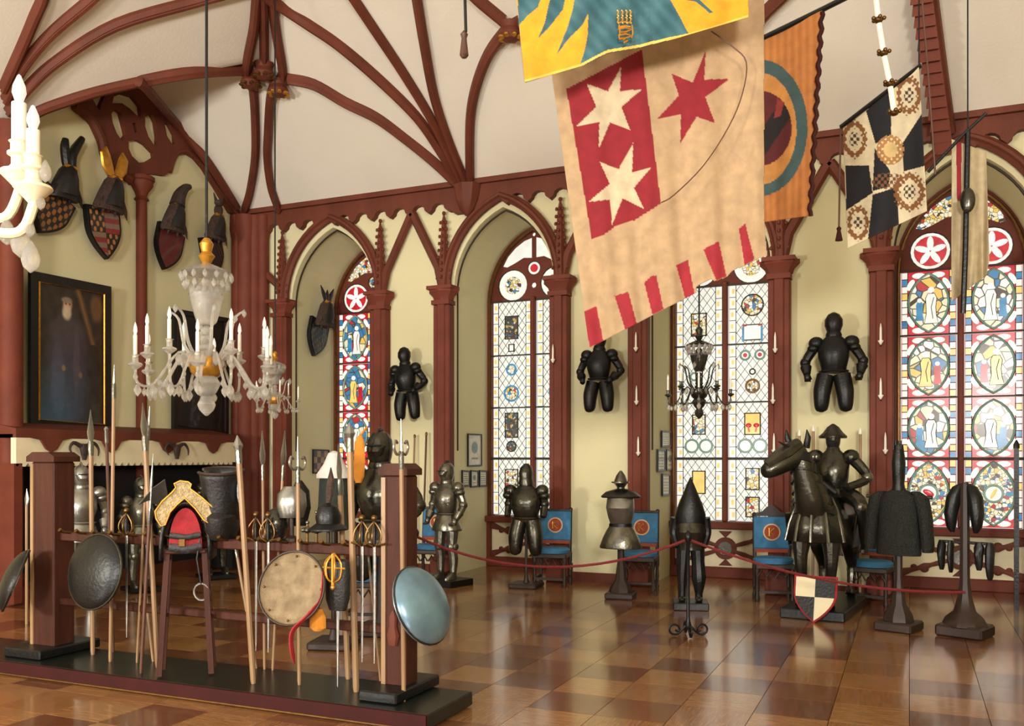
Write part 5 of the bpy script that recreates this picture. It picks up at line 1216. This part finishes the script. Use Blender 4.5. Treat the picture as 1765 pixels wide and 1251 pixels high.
MB().loft([(xr, -.09, .42, .03, .02), (xr, -.09, .48, .045, .03), (xr, -.09, .54, .025, .02), (xr, -.09, .6, .03, .02), (xr, -.09, .64, .005, .005)], 8).build('carved_ornament', M['trim'], rk)
# pole weapons standing on the platform, leaning on the beam
def head(m, kind, p, d, r):
    pass
def weapon(top, bot, kind, label, mt='pole', r=.013, y=None):
    b = on_z(bot[0], bot[1], ZP)
    b.y = min(max(b.y, 4.72), 5.22); b = Vector((gx(bot[0], b.y), b.y, ZP)) if y is None else on_y(bot[0], bot[1], y); t = on_y(top[0], top[1], b.y if y is None else y)
    w = thing('pole_weapon', label, 'polearm', b, 0, 1, 'pole weapons on the rack'); d = (t-b); L = d.length; q = d.to_track_quat('Z', 'Y').to_matrix().to_4x4()
    hl = {'spear': .26, 'pike': .16, 'halberd': .4, 'staff': .04, 'trident': .22, 'lance': .1}[kind]
    MB().lathe([(r*.8, 0), (r, .03), (r, L-hl), (r*.8, L-hl)], 8, q).build('shaft', M[mt], w)
    MB().lathe([(r*1.15, L-hl-.09), (r*1.25, L-hl-.02), (r*1.05, L-hl+.02)], 8, q).build('socket', M['steeld'], w)
    h = MB()
    if kind in ('spear',): h.loft([(0, 0, L-hl, r*.7, r*.7), (0, 0, L-hl+.05, .03, .008), (0, 0, L-hl+.09, .034, .009), (0, 0, L, .002, .002)], 8, q)
    elif kind == 'pike': h.loft([(0, 0, L-hl, r*.9, r*.9), (0, 0, L-hl+.05, r*.8, r*.8), (0, 0, L, .002, .002)], 6, q)
    elif kind == 'lance': h.loft([(0, 0, L-hl, r*1.2, r*1.2), (0, 0, L-hl+.03, r*1.8, r*1.8), (0, 0, L, .003, .003)], 8, q)
    elif kind == 'staff': h.lathe([(r, L-hl), (r*1.5, L-.02), (r*.6, L)], 8, q)
    elif kind == 'halberd':
        h.loft([(0, 0, L-hl, r, r), (0, 0, L-.2, .012, .01), (0, 0, L, .002, .002)], 6, q)
        P_ = lambda L_: [q @ Vector((x, -.004, L-hl+z)) for x, z in L_]; e = q.to_3x3() @ Vector((0, .008, 0))
        h.prism(P_([(.01, .06), (.13, .02), (.15, .12), (.12, .22), (.01, .16)]), e); h.prism(P_([(-.01, .08), (-.11, .05), (-.01, .14)]), e)
    elif kind == 'trident':
        h.loft([(0, 0, L-hl, r, r), (0, 0, L, .003, .003)], 6, q)
        for s in (-1, 1): h.tube([q @ Vector(v) for v in catm([(0, 0, L-hl+.02), (s*.05, 0, L-hl+.0), (s*.085, 0, L-hl+.04), (s*.07, 0, L-hl+.085), (s*.045, 0, L-hl+.07)], 3)], .009, 6)
    h.build('head', M['steel'], w)
    return w
W_ = [((156, 706), (160, 1128), 'spear', 'pale spear with steel tip rising left of the tall pike', 'pole', .017),
      ((197, 628), (190, 1140), 'pike', 'tallest thin pike, its point reaching beside the large portrait', 'pole', .013),
      ((183, 735), (195, 1118), 'staff', 'dark staff close behind the tall pike', 'poled', .012),
      ((246, 694), (272, 1150), 'spear', 'pale lance slanting left of the red saddle', 'pole', .018),
      ((264, 782), (243, 1160), 'halberd', 'dark halberd crossing the pale lance left of the saddle', 'poled', .012),
      ((409, 750), (437, 1178), 'lance', 'long pale lance slanting just right of the black saddle', 'pole', .019),
      ((452, 742), (456, 1120), 'spear', 'slim spear left of the steel bust', 'pole', .01),
      ((491, 742), (470, 1120), 'spear', 'slim spear leaning left across the steel bust', 'pole', .01),
      ((513, 752), (516, 1180), 'trident', 'pale pole with forked iron tip in front of the steel bust', 'pole', .013),
      ((583, 765), (600, 1150), 'spear', 'whitish spear in front of the linen collar', 'pole', .019),
      ((602, 728), (614, 1192), 'lance', 'thick pale lance left of the right rack post', 'pole', .021),
      ((691, 722), (696, 1208), 'trident', 'pale pole with scrolled trident head before the right rack post', 'pole', .014),
      ((404, 930), (442, 1130), 'staff', 'short staff under the black saddle', 'pole', .011),
      ((243, 945), (264, 1140), 'staff', 'short pale staff beside the trestle leg', 'pole', .011),
      ((634, 950), (656, 1120), 'staff', 'short thin rod leaning on the right rack post', 'pole', .008),
      ((258, 700), (236, 1142), 'pike', 'thin pike crossing behind the slanting lance', 'pole', .009)]
for w in W_: weapon(*w)
# spears in the small stand at the far left
for k, (px, t) in enumerate(((46, 842), (56, 850), (67, 828))):
    p = on_x(px, 965, XL+1.6); 
    w = thing('pole_weapon', ['left spear of the three behind the dark rack post', 'middle spear of the three behind the dark rack post', 'right spear of the three behind the dark rack post'][k], 'polearm', (p.x, p.y, 0), 0, 1, 'spears behind the rack')
    zt = on_x(px, t, XL+1.6).z; MB().lathe([(.014, 0), (.014, zt-.15)], 8).build('shaft', M['pole'], w); MB().loft([(0, 0, zt-.16, .015, .015), (0, 0, zt-.1, .03, .01), (0, 0, zt, .002, .002)], 8).build('head', M['steel'], w)
# two staves on the wall panel beside the standing armour
for (px, t, lab) in ((716, 752, 'pale bow stave leaning on the wall above the standing armor'), (736, 748, 'dark stave leaning on the wall above the standing armor')):
    p = on_y(px, t, YB-.06); w = thing('wooden_staff', lab, 'staff', (p.x, YB-.2, 0)); MB().tube([(0, 0, 0), (0, .12, p.z)], .014, 8).build('shaft', M['pole' if px < 720 else 'poled'], w); MB().ell((0, .12, p.z), .018, .018, .03).build('tip', M['brass'], w)

# trestle and the two saddles
sd = Vector((gx(322, YR-.13), 0, 0)); cz = .97; SR = math.radians(38)
tr_ = thing('saddle_trestle', 'brown four-legged trestle carrying the red saddle on the platform', 'trestle', (sd.x, YR-.13, ZP), SR)
zb = cz-ZP
for sx in (-1, 1):
    for sy, y in ((-1, -.1), (1, .12)): MB().tube([(sx*.12, y*.6, zb), (sx*.17, y, 0.01)], .026, 4).build('leg', M['rackw'], tr_, smooth=False)
    MB().tube([(sx*.145, -.09, .4), (sx*.145, .1, .4)], .014, 6).build('stretcher', M['rackw'], tr_)
MB().box((0, 0, zb-.015), (.27, .2, .03)).build('top_board', M['rackw'], tr_, smooth=False, bevel=.008)
s1 = thing('tournament_saddle', 'red cloth saddle with chevron-shaped cream and gilt pommel plate', 'saddle', (sd.x, YR-.13, cz), SR)
K = 1/262.0
def LP(L, y, cx=322, by=950): return [Vector(((x-cx)*K, y, (by-z)*K)) for x, z in L]
out = [(274, 893), (272, 880), (284, 862), (300, 847), (307, 838), (304, 831), (314, 826), (328, 828), (333, 832), (331, 840), (350, 855), (371, 875), (376, 889), (368, 906), (354, 896), (340, 876), (322, 857), (309, 868), (297, 882), (289, 904), (282, 906)]
pl = MB().prism(LP(out, -.14), (0, .03, 0)).build('pommel_plate', mat('engraved_bone', (186, 166, 122), .5, .1, scale=45, rgb2=(142, 118, 76), bump=.6, bscale=90), s1, smooth=False)
MB().tube(LP(out, -.145), .006, 6, closed=True).build('gilt_edge', M['gilt'], pl)
vs = []; fs = []; NU = 21; RWS = [(-.12, .135, .335), (-.02, .145, .31), (.08, .15, .29), (.18, .15, .31), (.22, .14, .34)]
for (y_, w_, h_) in RWS:
    for k in range(NU):
        t_ = math.pi*(k/(NU-1)-.5); vs.append((w_*1.12*math.sin(t_)*(1+.12*abs(math.sin(t_))), y_, -.05+(h_+.05)*math.cos(t_)**.75 if abs(math.cos(t_)) > 1e-6 else -.07))
for i in range(len(RWS)-1):
    for k in range(NU-1): fs.append((i*NU+k, i*NU+k+1, (i+1)*NU+k+1, (i+1)*NU+k))
m = MB(); m.add(vs, fs); fl2 = m.build('leather_flaps', M['blackm'], s1, ang=80); fl2.modifiers.new('thick', 'SOLIDIFY').thickness = .022
arc = [(.11*math.sin(t_), -.1, -.045+.33*math.cos(t_)**.8) for t_ in np.linspace(-1.5, 1.5, 17)]
MB().prism(arc, (0, .26, 0)).build('red_lining', M['redcl'], s1, smooth=False)
MB().tube([(-.1, -.112, .1), (0, -.125, .085), (.1, -.112, .1)], .022, 8, flat=.5).build('girth_strap', M['blackm'], s1)
MB().tube([(-.105, -.112, .02), (0, -.125, .0), (.105, -.112, .02)], .03, 8, flat=.4).build('girth_strap', M['blackm'], s1)
MB().box((-.02, -.135, .05), (.045, .012, .055)).build('buckle', M['brass'], s1, smooth=False, bevel=.004)
s2_ = thing('black_saddle', 'black leather saddle with high curved back beside the red one', 'saddle', (on_y(388, 950, YR+.05).x, YR+.02, 1.05), math.radians(30)); s2_.rotation_euler = (.14, 0, math.radians(30))
MB().loft([(0, 0, 0, .1, .15), (0, 0, .06, .12, .18), (0, -.02, .16, .11, .16), (0, -.03, .2, .07, .1)], 18).build('seat', M['blackm'], s2_)
vs = []; fs = []; RW = [(.1, .0, .115, .13), (.2, .0, .12, .14), (.32, .01, .13, .15), (.42, .02, .145, .165), (.46, .02, .15, .17)]; KK = 17
for (z, oy, rx, ry) in RW:
    for k in range(KK): a_ = math.radians(-65+310*k/(KK-1)); vs.append((rx*math.sin(a_-math.pi/2+math.pi/2+math.pi)*-1, oy-ry*math.cos(a_)*-1*1.0, z+.0))
for i in range(len(RW)-1):
    for k in range(KK-1): fs.append((i*KK+k, i*KK+k+1, (i+1)*KK+k+1, (i+1)*KK+k))
m = MB(); m.add(vs, fs); ct = m.build('cantle', M['blackm'], s2_, ang=80); ct.modifiers.new('thick', 'SOLIDIFY').thickness = .02
MB().tube(vs[-KK:], .012, 6).build('rolled_edge', M['woodd'], s2_)
MB().ell((.135, -.06, .33), .012, .045, .085).build('enamel_plate', mat('blue_white_enamel', (60, 120, 160), .3, 0, scale=60, rgb2=(226, 226, 214)), s2_)
MB().tube([(-.12, -.1, .05), (-.14, -.16, -.12), (-.12, -.15, -.3)], .018, 6, flat=.4).build('stirrup_strap', M['blackm'], s2_)
MB().tube([(-.12+.05*math.cos(t), -.15, -.36+.06*math.sin(t)) for t in np.linspace(0, 2*math.pi, 14)[:-1]], .008, 6, closed=True).build('stirrup', M['steel'], s2_)
# round shields hung on the rack
def rshield(label, px, py, d, R, nrm, mt, depth=.07, concave=False, y=None):
    c = P(px, py, d); n = Vector(nrm).normalized(); q = n.to_track_quat('Z', 'Y').to_matrix().to_4x4(); r = thing('round_shield', label, 'shield', c, 0, 1, 'round shields on the rack')
    k = -1 if concave else 1
    pr = [(R*math.sin(t), k*depth*(math.cos(t*1.0)-math.cos(1.45))/(1-math.cos(1.45))) for t in np.linspace(.0, 1.45, 10)]; pr[0] = (.002, pr[0][1])
    b = MB(); b.lathe(pr+[(R, -.012)]+[(x*.97, z-.012) for x, z in reversed(pr)], 32, q); b.build('shield_dish', M[mt], r)
    MB().tube([q @ Vector((R*.99*math.cos(a), R*.99*math.sin(a), .0)) for a in np.linspace(0, 2*math.pi, 33)[:-1]], .007, 6, closed=True).build('rim', M['steelx' if mt != 'wicker' else 'woodd'], r)
    for k in range(8):
        a = k*math.pi/4; MB().ell(q @ Vector((R*.86*math.cos(a), R*.86*math.sin(a), (.02 if not concave else -.012))), .008).build('rivet', M['brass'], r)
    return r
M['wicker'] = mat('grey_beige_wicker', (148, 128, 96), .75, 0, scale=14, rgb2=(112, 92, 66), bump=.4, bscale=60)
M['bluesteel'] = mat('blued_steel', (116, 146, 164), .32, .55, var=.25, scale=6)
F3 = Vector((ST, -CT, 0))  # towards the camera
R3 = Vector((CT, ST, 0))
sh1 = rshield('beige dished round shield with a red cloth strap at its rim', 502, 1013, 5.72, .235, F3-R3*.32+Vector((0, 0, .28)), 'wicker', .06, True)
c_ = sh1.location; st1 = [P(557, 985, 5.68), P(553, 1030, 5.66), P(530, 1062, 5.64), P(506, 1085, 5.62), P(502, 1110, 5.62), P(508, 1145, 5.64)]
MB().tube(catm(st1, 4), [.012]*6+[.022]*9+[.02]*4+[.012, .006], 6, flat=.4).build('red_strap', M['redcl'], sh1, rel=True)
rshield('black round shield hung right of the dark rack post', 163, 985, 6.5, .27, F3-R3*.5+Vector((0, 0, .2)), 'black', .07)
rshield('dark round shield seen almost edge-on left of the dark rack post', 27, 1000, 6.75, .24, -R3*1.0+F3*.5+Vector((0, 0, .45)), 'black', .09)
rshield('blue-grey domed round shield hung outside the right rack post', 727, 1043, 5.25, .235, R3*1.1+F3*.62+Vector((0, 0, .55)), 'bluesteel', .1)
# sword in a black holster with gilt basket hilt
h0 = P(582, 1046, 5.72); t = thing('basket_sword', 'gilt basket-hilted sword in a black pouch beside the beige shield', 'sword', h0)
MB().loft([(0, 0, -.02, .06, .03), (0, 0, .05, .085, .045), (0, 0, .2, .09, .05), (0, 0, .29, .08, .045), (0, 0, .3, .06, .03)], 14).build('pouch', M['blackm'], t)
hl = MB()
for k in range(6): a = k*math.pi/3; hl.tube(catm([(.0, -.04, .34), (.06*math.cos(a), -.05+.03*math.sin(a), .28), (.05*math.cos(a), -.05+.03*math.sin(a), .19), (0, -.05, .16)], 4), .006, 6)
hl.ell((0, -.05, .13), .018); hl.tube([(0, -.05, .34), (0, -.05, .14)], .012, 8); hl.tube([(-.09, -.05, .25), (.09, -.05, .25)], .007, 6); hl.build('basket_hilt', M['gilt'], t)
MB().loft([(0.0, 0, -.5, .004, .003), (0, 0, -.02, .012, .004)], 6).build('blade', M['steel'], t)
p = P(548, 1068, 5.75); t = thing('leather_pouch', 'small orange-tan leather pouch hanging below the beige shield', 'pouch', p)
MB().loft([(0, 0, -.07, .03, .02), (0, 0, -.05, .06, .03), (0, 0, .02, .06, .03), (0, 0, .07, .035, .02)], 12).build('bag', M['orange'], t); MB().tube([(0, 0, .06), (.02, .01, .14)], .006, 6).build('cord', M['woodd'], t)
# things on the upper beam
ZB = 1.037
def onbeam(px): p = on_y(px, 900, YR); return Vector((p.x, YR, ZB))
t = thing('steel_bust', 'small steel bust with black back plate standing on the rack beam', 'armor', onbeam(503), math.radians(40), 1.0)
MB().lathe([(.05, 0), (.05, .02), (.015, .04), (.015, .16)], 10).build('stand_foot', M['woodd'], t)
MB().loft([(0, 0, .16, .08, .06), (0, -.01, .24, .1, .08), (0, 0, .32, .095, .07), (0, 0, .37, .05, .045)], 14).build('bust_plate', M['steel'], t)
MB().loft([(.05, .04, .1, .05, .03), (.06, .04, .22, .07, .04), (.06, .04, .34, .06, .04), (.05, .04, .41, .02, .02)], 12).build('back_plate', M['black'], t)
for (px, kind, lab) in ((476, 'round', 'dark round helmet at the left end of the helmets on the beam'), (372, 'close', 'small helmet showing above the black saddle')):
    if px == 372: continue
    t = thing('helmet', lab, 'helmet', onbeam(px), math.radians(40), .72); helmet(t, M['steelx'], kind, .03)
    MB().loft([(0, 0, 0, .1, .1), (0, 0, .02, .1, .1), (0, 0, .04, .07, .07)], 14).build('neck_flange', M['steelx'], t)
t = thing('kettle_hat', 'black broad-brimmed kettle helmet on a spike above the rack beam', 'helmet', onbeam(566), 0, 1.0)
MB().lathe([(.012, 0), (.012, .1)], 8).build('spike', M['woodd'], t)
MB().lathe([(.1, .08), (.13, .085), (.13, .095), (.08, .13), (.085, .18), (.06, .24), (.015, .265)], 18).build('bowl_and_brim', M['black'], t)
MB().loft([(0, 0, .26, .015, .015), (.01, 0, .33, .03, .02), (.02, 0, .42, .025, .02), (.02, 0, .5, .003, .003)], 8).build('plume_holder', M['fur'], t)
for px, lab in ((546, 'flanged mace with ball head left of the kettle helmet'), (530, 'small brass mace next to the steel bust')):
    t = thing('flanged_mace', lab, 'mace', onbeam(px), 0, 1); MB().tube([(0, 0, 0), (0, 0, .2 if px > 540 else .12)], .009, 8).build('handle', M['brass'], t)
    zz = .08; hm = MB(); hm.ell((0, 0, zz), .025)
    for k in range(6): a = k*math.pi/3; hm.ell((.03*math.cos(a), .03*math.sin(a), zz), .016)
    hm.ell((0, 0, .2 if px > 540 else .13), .014); hm.build('flanged_head', M['steeld'], t)
# figures behind the rack
k0 = P(655, 900, 8.3); a = armor('half_armor', 'tall dark armor with hand on hip rising behind the right rack post', (k0.x, k0.y, 0), math.radians(10), 1.035, M['steelx'], 'close', armL=[(.2, 0, 1.38), (.27, .03, 1.2), (.25, -.06, 1.02)], armR=ARM_K, legs='thigh', skirt=True)
pole_stand(a, 1.1, .03, M['woodd'], .4, .08)
t = thing('hanging_cloth', 'orange cloth strip hanging beside the tall dark armor', 'cloth', P(618, 832, 8.1)); MB().loft([(0, 0, 0, .03, .02), (0, 0, .06, .06, .025), (.01, 0, .2, .06, .025), (.01, 0, .36, .05, .025), (.02, 0, .42, .02, .02)], 12).build('sash', M['orange'], t)
MB().tube([(.02, 0, .42), (.06, .05, .5)], .01, 6).build('cord', M['orange'], t)
k1 = P(576, 900, 7.7); t = thing('draped_coat', 'dark green coat with pale linen collar on a stand behind the rack', 'coat', (k1.x, k1.y, 0), math.radians(15))
pole_stand(t, 1.2, .025, M['woodd'], .36, .07)
MB().loft([(0, 0, 1.0, .16, .1), (0, 0, 1.02, .17, .1), (0, 0, 1.2, .14, .1), (0, 0, 1.42, .13, .09), (0, 0, 1.52, .06, .06)], 14).build('coat_body', mat('dark_green_wool', (40, 48, 42), .9, var=.2, scale=8, bump=.3, bscale=40), t)
MB().loft([(0, -.01, 1.43, .15, .11), (0, -.01, 1.46, .15, .11), (0, 0, 1.55, .09, .08), (0, 0, 1.64, .05, .05), (0, 0, 1.66, .01, .01)], 14).build('linen_collar', M['linen'], t)
chair2 = P(634, 992, 8.7); pz = on_z(634, 789+FPX*1.6/8.9, 0)
pp = P(634, 789+FPX*1.6/8.7, 8.7)
chair(634, 789+FPX*1.6/8.7, math.radians(20), 'blue chair glimpsed through the rack left of the right post', False)

# rapiers hung through the beam pegs
for px, lab in ((218, 'rapier hung on the beam between the black shield and the pale lance'), (441, 'rapier hung on the beam right of the long slanting lance'), (462, 'rapier hung on the beam left of the round helmet'), (624, 'rapier hung on the beam right of the thick pale lance'), (645, 'rapier hung on the beam nearest the right rack post')):
    x = gx(px, YR-.12); t = thing('rapier', lab, 'sword', (x, YR-.12, .3), 0, 1, 'rapiers hung on the beam')
    MB().loft([(0, 0, 0, .003, .002), (0, 0, .2, .009, .003), (0, 0, .74, .011, .004)], 6).build('blade', M['steel'], t)
    g = MB(); g.tube([(-.08, 0, .76), (0, 0, .745), (.08, 0, .76)], .007, 6)
    for k in range(5): a = k*2*math.pi/5; g.tube(catm([(0, 0, .9), (.045*math.cos(a), .045*math.sin(a), .84), (.05*math.cos(a), .05*math.sin(a), .78), (.01*math.cos(a), .01*math.sin(a), .74)], 3), .005, 5)
    g.build('guard', M['brass'], t); q = MB().lathe([(.011, .75), (.014, .82), (.011, .9)], 8).build('grip', M['blackm'], t); MB().ell((0, 0, .92), .02).build('pommel', M['brass'], t)
